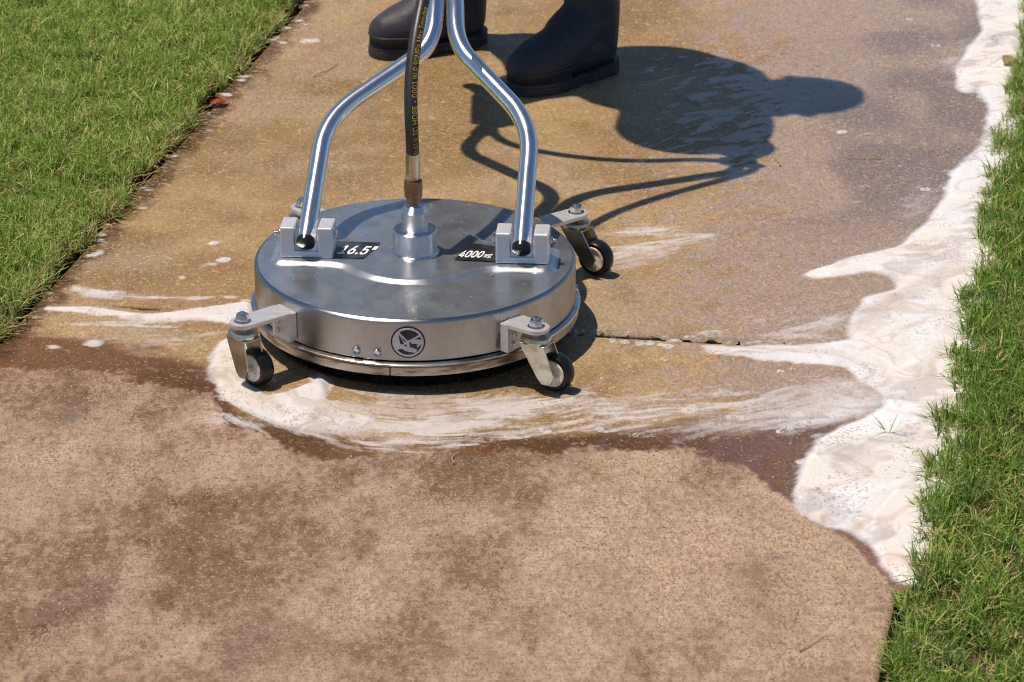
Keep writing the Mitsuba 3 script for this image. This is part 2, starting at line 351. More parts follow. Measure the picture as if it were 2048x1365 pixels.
def blade_col(dark, mid, light):
    def f(p, n, uv):
        r = mi.Float(uv.x)
        v = mi.Float(uv.y)
        patch = fbm(p.x * 9, p.y * 9, 2.0)
        c = mix(dark, mid, smoothstep(.0, .45, r))
        c = mix(c, light, smoothstep(.42, .74, r + (patch - .5) * .5))
        c = mix(c, (.56, .45, .25), smoothstep(.80, .82, r + (patch - .5) * .12) * smoothstep(-.2, .3, 1 - v + .3))
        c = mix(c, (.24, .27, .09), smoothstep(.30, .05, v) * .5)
        return c * (.8 + .4 * cell_rand(r * 7919, 1, 2))
    return f


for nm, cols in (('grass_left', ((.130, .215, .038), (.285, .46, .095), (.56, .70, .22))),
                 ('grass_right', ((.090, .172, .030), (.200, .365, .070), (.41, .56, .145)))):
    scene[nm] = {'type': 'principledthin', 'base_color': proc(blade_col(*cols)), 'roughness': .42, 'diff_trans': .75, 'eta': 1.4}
scene['straw'] = {'type': 'principledthin', 'base_color': proc(lambda p, n, uv: mix((.50, .38, .20), (.30, .21, .10), mi.Float(uv.x))), 'roughness': .5, 'diff_trans': .5}


def foam_cover(p, n, uv):
    """How much of the surface the foam hides: uv.x carries its density, broken into streaks that follow the flow."""
    x, y, D = p.x, p.y, mi.Float(uv.x)
    xr = dr.maximum(x - .03, -.27)
    bend = dr.select(xr < 0, 2.4, .55) * xr * xr
    yy = y - bend + (fbm(x * 4, y * 5, 11.0) - .5) * .10
    wv = (fbm(x * 14, y * 18, 61.0) - .5)
    streak = fbm(x * 7 + 3 + wv, yy * 44 + wv * 1.9, 21.0, octaves=4)
    fine = fbm(x * 32 + wv * 2, yy * 170 + wv * 3, 31.0, octaves=2)
    lace = fbm(x * 170, y * 120, 41.0, octaves=2)
    N = dr.clip((.58 * streak + .28 * fine + .14 * lace - .28) / .44, 0, 1.12)
    N = dr.lerp(N, .25 + .5 * fbm(x * 26, y * 30, 91.0, octaves=3), smoothstep(.50, .62, x * float(SV[0]) + y * float(SV[1])) * .75)
    d1, d2, rr = voronoi(x * 190, y * 170)
    pores = smoothstep(.36, .26, d1) * smoothstep(.55, .62, cell_rand(rr * 9999, 9, 4)) * smoothstep(.58, .70, fbm(x * 13, y * 17, 53.0, octaves=2))
    grey = fbm(x * 8 + wv * 3, yy * 16 + wv * 3, 71.0, octaves=4)
    op = (.74 + .26 * smoothstep(.75, 1.2, D)) * (1 - .40 * smoothstep(.50, .70, grey))
    return smoothstep(-.30, .34, D - N - .04) * (1 - .5 * pores) * op


def foam_col(p, n, uv):
    """White suds marbled with dirty run-off: bands of tan drawn out into swirls."""
    D = mi.Float(uv.x)
    wx, wy = fbm(p.x * 4.5, p.y * 6, 1.0, octaves=2) - .5, fbm(p.x * 4.5, p.y * 6, 8.0, octaves=2) - .5
    x, y = p.x + .28 * wx, p.y + .22 * wy
    wx, wy = fbm(x * 9, y * 12, 2.0, octaves=2) - .5, fbm(x * 9, y * 12, 9.0, octaves=2) - .5
    x, y = x + .10 * wx, y + .08 * wy
    deep = smoothstep(.8, 1.5, D)
    b = fbm(x * 6, y * 9, 4.0, octaves=3)
    c = mix((.630, .640, .665), (.645, .625, .595), smoothstep(.42, .58, b) * deep)
    band = dr.abs(fbm(x * 6 + 5, y * 8, 9.0, octaves=2) - .5)
    c = mix(c, (.54, .44, .34), smoothstep(.034, .0, band) * .55 * deep)
    band = dr.abs(fbm(x * 8 - 5, y * 11, 19.0, octaves=2) - .48)
    c = mix(c, (.72, .72, .73), smoothstep(.05, .005, band) * .7 * deep)
    band = dr.abs(fbm(x * 5 + 9, y * 7, 29.0, octaves=2) - .52)
    c = mix(c, (.50, .47, .45), smoothstep(.022, .0, band) * .5 * deep)
    c = c * mix((.90, .87, .83), (1, 1, 1), smoothstep(.30, .55, p.x))
    tiny = smoothstep(.27, .18, noise(p.x * 420, p.y * 300, 7.0)) * smoothstep(.56, .68, fbm(p.x * 22, p.y * 30, 17.0))
    return c * (1 - .30 * tiny) * (.96 + .08 * noise(p.x * 300, p.y * 200, 27.0))


scene['foam_body'] = {'type': 'bumpmap', 'arbitrary': proc(lambda p, n, uv: fbm(p.x * 120, p.y * 90, 1.0) + .5 * noise(p.x * 420, p.y * 400, 3.0), eps=1e-3), 'scale': .00018,
                      'bsdf': {'type': 'principled', 'base_color': proc(foam_col), 'roughness': .35, 'specular': .3}}
scene['foam_mat'] = {'type': 'blendbsdf', 'weight': proc(foam_cover), 'a': {'type': 'ref', 'id': 'concrete'}, 'b': {'type': 'ref', 'id': 'foam_body'}}
scene['bubble_film'] = {'type': 'thindielectric', 'int_ior': 1.5}


def metal(name, col, rough, bump=None, scale=1e-4, eps=1e-3, metallic=1.0, **k):
    b = {'type': 'principled', 'base_color': proc(col) if callable(col) else {'type': 'rgb', 'value': col},
         'roughness': proc(rough) if callable(rough) else rough, 'metallic': metallic, **k}
    if bump: b = {'type': 'bumpmap', 'arbitrary': proc(bump, eps=eps), 'scale': scale, 'bsdf': b}
    scene[name] = {'type': 'twosided', 'bsdf': b}


def deck_col(p, n, uv):
    c = mix((.64, .67, .675), (.40, .43, .44), fbm(p.x * 22, p.y * 22, 2.0, octaves=4))
    c = mix(c, (.36, .39, .395), smoothstep(.40, .80, fbm(p.x * 50 + 3, p.y * 35, 6.0, octaves=4)) * .6)
    d1, dd, r = voronoi(p.x * 95, p.y * 95)
    spot = smoothstep(.16, .08, d1) * smoothstep(.80, .84, cell_rand(r * 9999, 3, 4))
    c = mix(c, (.80, .80, .78), spot * .8)
    d1, dd, r = voronoi(p.x * 300, p.y * 300)
    c = mix(c, (.60, .60, .58), smoothstep(.22, .1, d1) * smoothstep(.90, .92, cell_rand(r * 9999, 5, 4)) * .7)
    scr = smoothstep(.78, .86, noise(p.x * 30 + p.y * 20, p.y * 500 - p.x * 300, 4.0)) * smoothstep(.5, .7, noise(p.x * 18, p.y * 18, 1.0))
    return mix(c, (.55, .57, .58), scr * .35)


metal('deck_steel', deck_col, lambda p, n, uv: .15 + .20 * fbm(p.x * 40, p.y * 40, 4.0),
      bump=lambda p, n, uv: fbm(p.x * 16, p.y * 16, 2.0), scale=.0006, eps=2e-3, metallic=.86)


def skirt_col(p, n, uv):
    a = dr.atan2(p.y, p.x)
    c = mix((.55, .54, .53), (.44, .43, .42), noise(a * 6, p.z * 900, 1.0) * .6 + .4 * fbm(a * 9, p.z * 60, 2.0))
    return mix(c, (.25, .22, .19), smoothstep(.62, .78, fbm(a * 22, p.z * 130, 5.0)) * .18)


scene['skirt_steel'] = {'type': 'twosided', 'bsdf': {'type': 'roughconductor', 'material': 'none', 'alpha_u': .10, 'alpha_v': .30, 'specular_reflectance': proc(skirt_col)}}
metal('lip_steel', lambda p, n, uv: mix((.72, .70, .66), (.42, .37, .31), smoothstep(.45, .7, fbm(p.x * 30, p.y * 30, p.z * 90))), .24)
metal('band_metal', lambda p, n, uv: mix((.50, .47, .42), (.20, .155, .11), smoothstep(.42, .68, fbm(p.x * 34, p.y * 34, p.z * 150, octaves=4))), .38)
metal('chrome', (.90, .905, .91), lambda p, n, uv: .13 + .07 * noise(p.x * 90, p.y * 90, p.z * 40))
metal('cast_aluminium', lambda p, n, uv: mix((.88, .89, .91), (.74, .755, .78), noise(p.x * 900, p.y * 900, p.z * 900)), .34, metallic=.6,
      bump=lambda p, n, uv: noise(p.x * 700, p.y * 700, p.z * 700), scale=.00012, eps=5e-4)
scene['turned_aluminium'] = {'type': 'twosided', 'bsdf': {'type': 'roughconductor', 'material': 'Al', 'alpha_u': .09, 'alpha_v': .42, 'specular_reflectance': proc(lambda p, n, uv: mix((.92, .93, .95), (.74, .76, .79), noise(p.z * 2400, 1.0, 2.0)))}}
metal('zinc_plate', lambda p, n, uv: mix((.74, .74, .75), (.60, .59, .56), fbm(p.x * 120, p.y * 120, p.z * 120)), .38, metallic=.6)
metal('zinc_yellow', lambda p, n, uv: mix((.70, .70, .63), (.46, .43, .32), smoothstep(.35, .72, fbm(p.x * 70, p.y * 70, p.z * 70))), .27)
metal('ferrule_zinc', lambda p, n, uv: mix((.60, .60, .56), (.66, .52, .44), smoothstep(.45, .6, noise(p.x * 160, p.y * 160, p.z * 40))), .22)
metal('brass', lambda p, n, uv: mix((.36, .26, .14), (.22, .16, .09), fbm(p.x * 200, p.y * 200, p.z * 200)), .38)
metal('bolt_steel', (.70, .70, .70), .2)


def plain(name, col, rough, spec=.5, **k):
    scene[name] = {'type': 'twosided', 'bsdf': {'type': 'principled', 'base_color': proc(col) if callable(col) else {'type': 'rgb', 'value': col}, 'roughness': rough, 'specular': spec, **k}}


plain('black_rubber', lambda p, n, uv: mix((.006, .006, .007), (.016, .015, .014), fbm(p.x * 150, p.y * 150, p.z * 150)), .30, .3)
plain('hose_rubber', lambda p, n, uv: mix((.014, .014, .015), (.028, .027, .027), noise(p.x * 120, p.y * 120, p.z * 60)), .42)
plain('hose_print', (.50, .31, .035), .5)
plain('black_plastic', (.010, .010, .011), .22)
plain('brush_black', lambda p, n, uv: mix((.005, .005, .005), (.012, .011, .010), noise(dr.atan2(p.y, p.x) * 160, p.z * 20, 1.0)), .8, .05)
plain('black_vinyl', lambda p, n, uv: mix((.013, .014, .015), (.040, .042, .045), smoothstep(.4, .7, fbm(p.x * 60, p.y * 60, 1.0))), .28)
plain('white_vinyl', (.80, .82, .84), .4)
plain('silver_print', (.60, .61, .63), .35)
plain('wheel_cream', lambda p, n, uv: mix((.85, .79, .68), (.45, .33, .21), smoothstep(.4, .7, fbm(p.x * 80, p.y * 80, p.z * 80))), .45)
plain('boot_rubber', lambda p, n, uv: mix((.030, .032, .044), (.046, .048, .062), fbm(p.x * 30, p.y * 30, p.z * 30)) * (.85 + .3 * noise(p.x * 240, p.y * 240, p.z * 240)), .55, .3)
plain('boot_sole', lambda p, n, uv: mix((.018, .020, .028), (.030, .031, .036), fbm(p.x * 60, p.y * 60, p.z * 90)), .55)
plain('denim', lambda p, n, uv: mix((.035, .05, .09), (.06, .08, .13), fbm(p.x * 40, p.y * 40, p.z * 40)), .8)
plain('shirt_cotton', lambda p, n, uv: mix((.16, .17, .18), (.20, .21, .22), fbm(p.x * 40, p.y * 40, p.z * 40)), .85)
plain('skin', (.42, .25, .17), .45)
plain('cap_cloth', (.05, .055, .07), .8)
plain('hair_brown', (.05, .03, .02), .6)

# ------------------------------------------------------------------ ground, slabs of the path
def build_ground():
    """One sheet to the horizon: lawn soil, sunk below the path's slabs, level with them outside."""
    ss = np.unique(np.concatenate([np.linspace(-80, -3, 8), np.linspace(-3, -.62, 40), np.linspace(-.62, -.535, 14), np.linspace(-.5, .68, 12), np.linspace(.715, .80, 14), np.linspace(.8, 3, 40), np.linspace(3, 80, 8)]))
    tt = np.unique(np.concatenate([np.linspace(-80, -2.5, 8), np.linspace(-2.5, 3.5, 240), np.linspace(3.5, 80, 8)]))
    S, Tt = np.meshgrid(ss, tt, indexing='ij')
    x, y = world(S, Tt)
    out = np.maximum(S0 - S, S - S1)
    wob = (meshkit.fbm(np.stack([x * 14, y * 14, x * 0], -1), 3) - .5) * .03
    k = np.clip((out + wob - .004) / .028, 0, 1)
    z = -.06 + .052 * k * k * (3 - 2 * k) + .010 * np.clip((out - .03) / .06, 0, 1) + np.where(out > .02, (meshkit.fbm(np.stack([x * 20, y * 20, x * 0 + 3], -1), 3) - .3) * .018, 0)
    v = np.stack([x, y, z], -1).reshape(-1, 3)
    n = len(tt)
    i, j = np.meshgrid(np.arange(len(ss) - 1), np.arange(n - 1), indexing='ij')
    q = np.stack([i * n + j, (i + 1) * n + j, (i + 1) * n + j + 1, i * n + j + 1], -1).reshape(-1, 4)
    add('ground', (v, q), 'soil', True, kind='structure', label='lawn ground and dark soil on both sides of the concrete path')


def relief(x, y):
    return (meshkit.fbm(np.stack([x * 7, y * 7, x * 0], -1), 2) - .5) * .0014


def slab(t0, t1, skew0, skew1, key, label):
    """One cast slab with eased edges, standing on the soil."""
    ns = 132
    ease = np.array([0, .0015, .004, .008])
    s = np.unique(np.concatenate([S0 - .004 + ease, np.linspace(S0 + .01, S1 - .01, ns), S1 + .004 - ease]))
    L = t1 - t0
    u = np.unique(np.concatenate([ease / L, np.linspace(.012 / L, 1 - .012 / L, max(40, int(L * 90))), 1 - ease / L]))
    S, U = np.meshgrid(s, u, indexing='ij')
    a = t0 + (joint_t(S) if skew0 else 0)
    b = t1 + (joint_t(S) if skew1 else 0)
    Tt = a + (b - a) * U
    x, y = world(S, Tt)
    d = np.minimum(np.minimum(S - S0 + .004, S1 + .004 - S), np.minimum(U, 1 - U) * L)
    z = -np.clip(1 - d / .008, 0, 1) ** 2 * .006 + relief(x, y)
    nu = len(u)
    v = np.stack([x, y, z], -1).reshape(-1, 3)
    i, j = np.meshgrid(np.arange(len(s) - 1), np.arange(nu - 1), indexing='ij')
    f = np.stack([i * nu + j, (i + 1) * nu + j, (i + 1) * nu + j + 1, i * nu + j + 1], -1).reshape(-1, 4)
    edge = np.concatenate([np.arange(nu - 1), np.arange(len(s) - 1) * nu + nu - 1, (len(s) - 1) * nu + np.arange(nu - 1, 0, -1), np.arange(len(s) - 1, 0, -1) * nu])
    base = len(v)
    low = v[edge].copy()
    low[:, 2] = -.09
    v = np.vstack([v, low])
    k = np.arange(len(edge))
    kn = (k + 1) % len(edge)
    side = np.stack([edge[kn], edge[k], base + k, base + kn], 1)
    add(key, (v, np.vstack([f, side[:, ::-1]])), 'concrete', 45, label=label)


tag('concrete_path', 'wide concrete garden path half scrubbed clean between two lawns', kind='structure')
slab(-2.6, -.005, False, True, 'concrete_path__slab', 'near slab still mostly dry and stained brown')
slab(.006, 1.83, True, True, 'concrete_path__slab', 'far slab washed clean and wet')
for t0 in (1.842, 3.690, 5.538, 7.386):
    slab(t0, t0 + 1.836, True, True, 'concrete_path__slab', None)
slab(-4.45, -2.612, False, False, 'concrete_path__slab', None)
build_ground()

# ------------------------------------------------------------------ foam
DX, DY = .0028, .0042
FX0, FX1, FY0, FY1 = -.62, 1.12, -.80, 1.62
gx, gy = np.arange(FX0, FX1, DX), np.arange(FY0, FY1, DY)
GX, GY = np.meshgrid(gx, gy)


def nz(x, y, seed=0, octaves=3):
    return meshkit.fbm(np.stack([x, y, np.zeros_like(x) + .37], -1), octaves, seed)


def build_foam():
    D = np.zeros_like(GX)
    wx = (nz(GX * 16, GY * 20, 3, 5) - .5)
    wy = (nz(GX * 16, GY * 20, 5, 5) - .5)
    flecks = []
    for k in range(46):         # scraps of foam caught along the left lawn's edge
        x, y = world(S0 + abs(rng.normal(.004, .014)), rng.uniform(-.1, 1.55))
        r = rng.uniform(.003, .008)
        flecks.append((rng.uniform(.9, 1.4), .0035, [(x + r * 1.4 * math.cos(a) * rng.uniform(.6, 1.2), y + r * math.sin(a) * rng.uniform(.6, 1.2)) for a in np.linspace(0, 6.28, 9)[:-1]]))
    for k in range(30):         # froth in the joint right of the machine
        s = .20 + .34 * rng.uniform() ** .7
        x, y = world(s, joint_t(s) + rng.normal(.004, .006))
        r = rng.uniform(.0015, .0035)
        flecks.append((1.3, .003, [(x + r * 1.5 * math.cos(a), y + r * math.sin(a)) for a in np.linspace(0, 6.28, 9)[:-1]]))
    for dens, blur, pts in FOAM + flecks:
        pg = Polygon(pts).buffer(0)
        x0, y0, x1, y1 = pg.bounds
        m = 4 * blur + .02
        a, b = max(int((x0 - m - FX0) / DX), 0), min(int((x1 + m - FX0) / DX), len(gx))
        c, d = max(int((y0 - m - FY0) / DY), 0), min(int((y1 + m - FY0) / DY), len(gy))
        if a >= b or c >= d: continue
        X, Y = GX[c:d, a:b], GY[c:d, a:b]
        amp = .022 if dens > 1.5 else .024
        if dens >= 1.1 and blur < .0045: amp = .003
        inside = shapely.contains_xy(pg, (X + wx[c:d, a:b] * amp).ravel(), (Y + wy[c:d, a:b] * amp * 1.3).ravel()).reshape(X.shape)
        if dens > 1.5 and pts[0][0] > .5: blur = .008
        w = ndimage.gaussian_filter(inside.astype(float), (blur / DY, blur / DX))
        if dens > 1.5:          # deep foam: thickest away from its edge
            w = w * np.clip(.68 + ndimage.distance_transform_edt(inside, sampling=(DY, DX)) / .05, 0, 1)
        D[c:d, a:b] = np.maximum(D[c:d, a:b], dens * w)
    for bx, by, r in BUBBLES:
        k = ((GX - bx) ** 2 + (GY - by) ** 2) / (r * .0009) ** 2
        D = np.maximum(D, 1.15 * np.exp(-((np.sqrt(k) - 1.0) / .55) ** 2))
    far = np.clip((GY - .25) / .5, 0, 1) * np.clip((GX - .5) / .2, 0, 1)        # towards the far end the gutter's foam thins out
    D = D * (1 - .42 * far * np.clip(.35 + 2.2 * (nz(GX * 9, GY * 8, 77, 3) - .42), 0, 1))
    rr = np.hypot(GX, GY)
    D = D * np.clip((rr - .19) / .02, 0, 1)
    thick = np.clip((D - .75) / .9, 0, 1)
    lump = np.exp(-(((GX + .135) / .035) ** 2 + ((GY + .205) / .020) ** 2)) * .006 + np.exp(-(((GX + .085) / .03) ** 2 + ((GY + .225) / .016) ** 2)) * .004
    swell = (nz(GX * 12, GY * 15, 61, 2) - .4) * .0030
    z = relief(GX, GY) - .0012 + .0019 * np.clip((D - .03) / .10, 0, 1) + thick * (.0030 + swell + lump * np.clip((rr - .195) / .03, 0, 1))
    keep = D > .03
    cell = keep[:-1, :-1] | keep[1:, :-1] | keep[:-1, 1:] | keep[1:, 1:]
    idx = np.arange(GX.size).reshape(GX.shape)
    q = np.stack([idx[:-1, :-1][cell], idx[:-1, 1:][cell], idx[1:, 1:][cell], idx[1:, :-1][cell]], 1)
    used = np.unique(q)
    re = np.zeros(GX.size, int)
    re[used] = np.arange(len(used))
    v = np.stack([GX.ravel()[used], GY.ravel()[used], z.ravel()[used]], 1)
    uv = np.stack([D.ravel()[used], D.ravel()[used] * 0], 1)
    add('soap_foam', (v, re[q]), 'foam_mat', True, uv=uv, kind='stuff', cat='foam', label='white soap foam lying along the right lawn and round the cleaner')


build_foam()


def build_bubbles():
    ms = []
    for bx, by, r in BUBBLES:
        R = r * .00075
        m = lathe([(R * math.cos(a), R * math.sin(a) * .75) for a in np.linspace(0, math.pi / 2, 7)], 16, (bx, by, .0015))
        ms.append(m)
        for k in range(3):
            a, q = rng.uniform(0, 6.28), rng.uniform(.35, .6)
            ms.append(lathe([(R * q * math.cos(b), R * q * math.sin(b) * .8) for b in np.linspace(0, math.pi / 2, 5)], 12,
                            (bx + math.cos(a) * R * (1 + q), by + math.sin(a) * R * (1 + q), .0022)))
    # froth beads along the joint right of the machine
    for k in range(260):
        s = rng.uniform(.20, .48)
        x, y = world(s, joint_t(s) + rng.normal(.002, .006))
        R = rng.uniform(.0012, .0032)
        ms.append(lathe([(R * math.cos(b), R * math.sin(b)) for b in np.linspace(0, math.pi / 2, 5)], 10, (x, y, rng.uniform(0, .002))))
    for k in range(120):
        s = rng.uniform(-.5, -.2)
        x, y = world(s, joint_t(s) + .025 + rng.normal(.0, .004))
        R = rng.uniform(.001, .0026)
        ms.append(lathe([(R * math.cos(b), R * math.sin(b)) for b in np.linspace(0, math.pi / 2, 5)], 10, (x, y, .0005)))
    add('soap_bubbles', join(ms), 'bubble_film', True, kind='stuff', cat='bubbles', label='clear soap bubbles clustered in the foam and along the slab joint')


build_bubbles()

# ------------------------------------------------------------------ the surface cleaner
YAW = math.radians(-4.3)
CY, SY = math.cos(YAW), math.sin(YAW)
R0, ZD, ZP = .2200, .1050, .1110       # radius, rim height, raised centre


def dv(x, y, z=0.0):
    """Machine coordinates to the world."""
    return np.array([x * CY - y * SY, x * SY + y * CY, z])


def dm(m):
    m = m.copy()
    m.apply_transform(trimesh.transformations.rotation_matrix(YAW, [0, 0, 1]))
    return m


SC = 'surface_cleaner'
tag(SC, 'round steel surface cleaner on four castors with forked chrome handle', cat='surface cleaner')

bar = sbox(-.190, -.046, .190, .038)
plateau = unary_union([bar, Point(0, 0).buffer(.102, 48)]).buffer(.05, 16).buffer(-.05, 16).buffer(-.012, 8).buffer(.012, 8)


def build_deck():
    r = np.concatenate([np.linspace(0, .206, 150), np.linspace(.208, R0 - .0050, 6)])
    n = 420
    a = np.arange(n) * 2 * np.pi / n
    A, Rr = np.meshgrid(a, r, indexing='ij')
    X, Y = Rr * np.cos(A), Rr * np.sin(A)
    pts = shapely.points(X.ravel(), Y.ravel())
    shapely.prepare(plateau)
    ins = shapely.contains(plateau, pts)
    d = shapely.distance(plateau.exterior, pts)
    sd = np.where(ins, d, -d).reshape(X.shape)
    k = np.clip((sd + .0065) / .013, 0, 1)
    z = ZD + (ZP - ZD) * k * k * (3 - 2 * k)
    # the pressing is not quite flat
    z += (meshkit.fbm(np.stack([X * 9, Y * 9, X * 0], -1), 3) - .5) * .0016 * (1 - (Rr / R0) ** 4)
    z += .0010 * (1 - (Rr / R0) ** 2)
    nr = len(r)
    v = np.stack([X, Y, z], -1).reshape(-1, 3)
    i, j = np.meshgrid(np.arange(n), np.arange(nr - 1), indexing='ij')
    q = np.stack([i * nr + j, i * nr + j + 1, ((i + 1) % n) * nr + j + 1, ((i + 1) % n) * nr + j], -1).reshape(-1, 4)
    add(SC + '__deck', dm(M(v, np.vstack([q[:, [0, 1, 2]], q[:, [0, 2, 3]]]))), 'deck_steel', True)


build_deck()
e = .0056
arc = [(R0 - e + e * math.cos(t), ZD - e + e * math.sin(t)) for t in np.linspace(0, math.pi / 2, 9)]
mk, mu = lathe_uv([[(R0 - .012, .049), (R0 - .001, .0462), (R0, .048)], [(R0, .048)] + [(R0, z) for z in np.linspace(.052, ZD - e - .002, 6)] + arc + [(R0 - e - .001, ZD - .0006)]], 256)
add(SC + '__skirt', mk, 'skirt_steel', True, uv=mu)
lip = [(R0 - .006, .0455), (R0 + .0030, .0455), (R0 + .0062, .0435), (R0 + .0066, .0415), (R0 + .0045, .0398), (R0 - .006, .0392)]
add(SC + '__lip', lathe(lip[::-1], 256), 'lip_steel', 40)


def band(a0, a1):
    """A strip of the clamp band that holds the brush."""
    prof = np.array([(R0 - .010, .0265), (R0 + .0030, .0265), (R0 + .0042, .0275), (R0 + .0042, .0380), (R0 + .003, .0390), (R0 - .010, .0390)])
    n = 110
    g = np.linspace(a0, a1, n)
    v = np.stack([prof[None, :, 0] * np.cos(g)[:, None], prof[None, :, 0] * np.sin(g)[:, None], np.repeat(prof[None, :, 1], n, 0)], -1).reshape(-1, 3)
    m = len(prof)
    f = []
    for i in range(n - 1):
        for j in range(m):
            a, b, c, d = i * m + j, (i + 1) * m + j, (i + 1) * m + (j + 1) % m, i * m + (j + 1) % m
            f += [(a, b, c), (a, c, d)]
    for o in (0, (n - 1) * m):
        f += [(o, o + k, o + k + 1) if o else (o, o + k + 1, o + k) for k in range(1, m - 1)]
    return M(v, f)


for a0, a1 in ((-1.690, .38), (.386, 2.46), (2.466, 4.585)):
    add(SC + '__band', band(a0, a1), 'band_metal', 30)


def build_brush():
    ms = []
    for row, (r, n) in enumerate(((.2000, 900), (.1965, 800), (.1930, 700))):
        a = rng.uniform(0, 2 * np.pi, n)
        lean, tw = rng.normal(.0015, .0015, n), rng.normal(0, .012, n)
        top = np.stack([r * np.cos(a), r * np.sin(a), np.full(n, .0285)], 1)
        bot = np.stack([(r + lean) * np.cos(a + tw), (r + lean) * np.sin(a + tw), rng.uniform(.002, .006, n)], 1)
        side = np.stack([-np.sin(a), np.cos(a), 0 * a], 1) * .0011
        v = np.stack([top - side, top + side, bot + side * .7, bot - side * .7], 1).reshape(-1, 3)
        k = np.arange(n) * 4
        ms.append(M(v, np.vstack([np.stack([k, k + 1, k + 2], 1), np.stack([k, k + 2, k + 3], 1)])))
    ms.append(lathe([(.1915, .004), (.1915, .028), (.190, .028)], 128))
    add(SC + '__brush', join(ms), 'brush_black', False)


build_brush()

# badge on the front of the skirt, its print laid round the drum
def wrapped(poly, ang, zc, r, depth=.0004):
    polys = [g for g in getattr(poly, 'geoms', [poly]) if g.geom_type == 'Polygon' and g.area > 1e-9]
    m = join([trimesh.creation.extrude_polygon(g, depth, engine='earcut') for g in polys])
    v, f = trimesh.remesh.subdivide_to_size(m.vertices, m.faces, .006)
    a = ang + v[:, 0] / r
    return M(np.stack([(r + v[:, 2]) * np.cos(a), (r + v[:, 2]) * np.sin(a), zc + v[:, 1]], 1), f)


BR = .0226
BA, BZ = math.radians(-90.9), .0745
full = Point(0, 0).buffer(BR, 40)
add(SC + '__badge', wrapped(full, BA, BZ, R0 + .0003, .0006), 'black_vinyl', False, label='round black badge with silver line emblem')
P_ = lambda pts: affinity.scale(Polygon([((x - 735) / 455, (728 - y) / 430) for x, y in pts]), BR, BR, origin=(0, 0))
lines = [P_([(480, 470), (500, 460), (770, 740), (740, 760)]), P_([(470, 500), (490, 490), (680, 770), (650, 780)]), P_([(1040, 520), (1070, 560), (560, 830), (540, 800)]),
         P_([(480, 470), (510, 700), (540, 800), (600, 800), (700, 860), (700, 930), (560, 900), (430, 930), (340, 900), (310, 720), (360, 560)]),
         P_([(740, 690), (770, 790), (780, 860), (970, 920), (950, 1000), (880, 1000), (700, 970), (600, 930), (700, 900), (700, 800), (690, 740)]),
         P_([(850, 680), (950, 650), (1090, 660), (1110, 740), (1060, 800), (990, 860), (960, 850), (1000, 790), (950, 765), (820, 760), (880, 735), (800, 720)])]
ringp = Point(0, 0).buffer(BR * .91, 40).difference(Point(0, 0).buffer(BR * .79, 40))
inner = unary_union(lines).buffer(BR * .008).intersection(Point(0, 0).buffer(BR * .82, 40)).difference(P_([(480, 510), (500, 505), (640, 760), (545, 800), (520, 700)]).buffer(-.0002)).difference(P_([(345, 710), (360, 720), (375, 830), (360, 830)]))
add(SC + '__badge__emblem', wrapped(unary_union([ringp, inner]), BA, BZ, R0 + .00095, .0003), 'silver_print', False)


def stud(ang, z, r=.0058):
    c = np.array([R0 * math.cos(ang), R0 * math.sin(ang), z])
    u = np.array([math.cos(ang), math.sin(ang), 0])
    m = lathe([(0, .0005), (r * .55, .0005), (r * .6, .0026), (r * .8, .0034), (r, .002), (r, -.002)][::-1], 24)
    m.apply_transform(trimesh.geometry.align_vectors([0, 0, 1], u))
    m.apply_translation(c)
    return m


for a, z in ((-109.0, .0575), (-101.6, .0575), (3.0, .052), (170, .055), (90, .056)):
    add(SC + '__rivet', stud(math.radians(a), z), 'bolt_steel', 40)

# handle brackets
def bracket(cx):
    w, d, h = .072, .040, .044
    mf = lambda m: manifold3d.Manifold(manifold3d.Mesh(np.asarray(m.vertices, np.float32), np.asarray(m.faces, np.uint32)))
    parts = [mf(rbox(w, d, .0095, .0024)).translate([cx, -.014, ZP + .0054])]
    for sg in (-1, 1):
        parts.append(mf(rbox(.0205, d, h, .0028)).translate([cx + sg * (w / 2 - .01025), -.014, ZP + .0006 + h / 2]))
    m = manifold3d.Manifold.batch_boolean(parts, manifold3d.OpType.Add).to_mesh()
    return trimesh.Trimesh(m.vert_properties[:, :3], m.tri_verts)


zb = ZP + .0285
for cx, sgn in ((-.1450, -1), (.1490, 1)):
    k = add(SC + '__handle_bracket', dm(bracket(cx)), 'cast_aluminium', 28)
    p = dv(cx + sgn * .036, -.014, zb)
    u = dv(sgn, 0, 0)
    add(k + '__screw', join([cyl(p, p + u * .004, .0062, 20, .001), cyl(p + u * .004, p + u * .010, .0032, 16, .0008)]), 'bolt_steel', 30)
    p = dv(cx - sgn * .036, -.014, zb)
    add(k + '__screw', hexnut(p, .0068, .006, -u), 'bolt_steel', 20)

# decals
def decal(pts, name, text_parts, label):
    pg = Polygon(pts).buffer(-.002).buffer(.002, 6)
    k = add(SC + '__' + name, dm(extrude(pg, .0005, ZP + .0014)), 'black_vinyl', False, label=label)
    for txt, x0, y0, h, sx, shear in text_parts:
        m = meshkit.text_mesh(txt, h, .0004, bold=True)
        v = m.vertices.copy()
        v[:, 0] = x0 + v[:, 0] * sx + v[:, 1] * shear
        v[:, 1] += y0
        v[:, 2] += ZP + .0021
        add(k + '__lettering', dm(M(v, m.faces)), 'white_vinyl', False)


decal([(-.113, -.032), (-.067, -.032), (-.050, .026), (-.113, .026)], 'size_label', [('16.5"', -.1070, -.019, 0.0285, .485, .22)], 'black label reading 16.5"')
decal([(.056, -.027), (.1135, -.030), (.1135, .022), (.073, .034)], 'pressure_label', [('4000', .0590, -.0185, .0220, .425, .22), ('PSI', .0945, -.0185, .0120, .36, .18)], 'black label reading 4000 PSI')

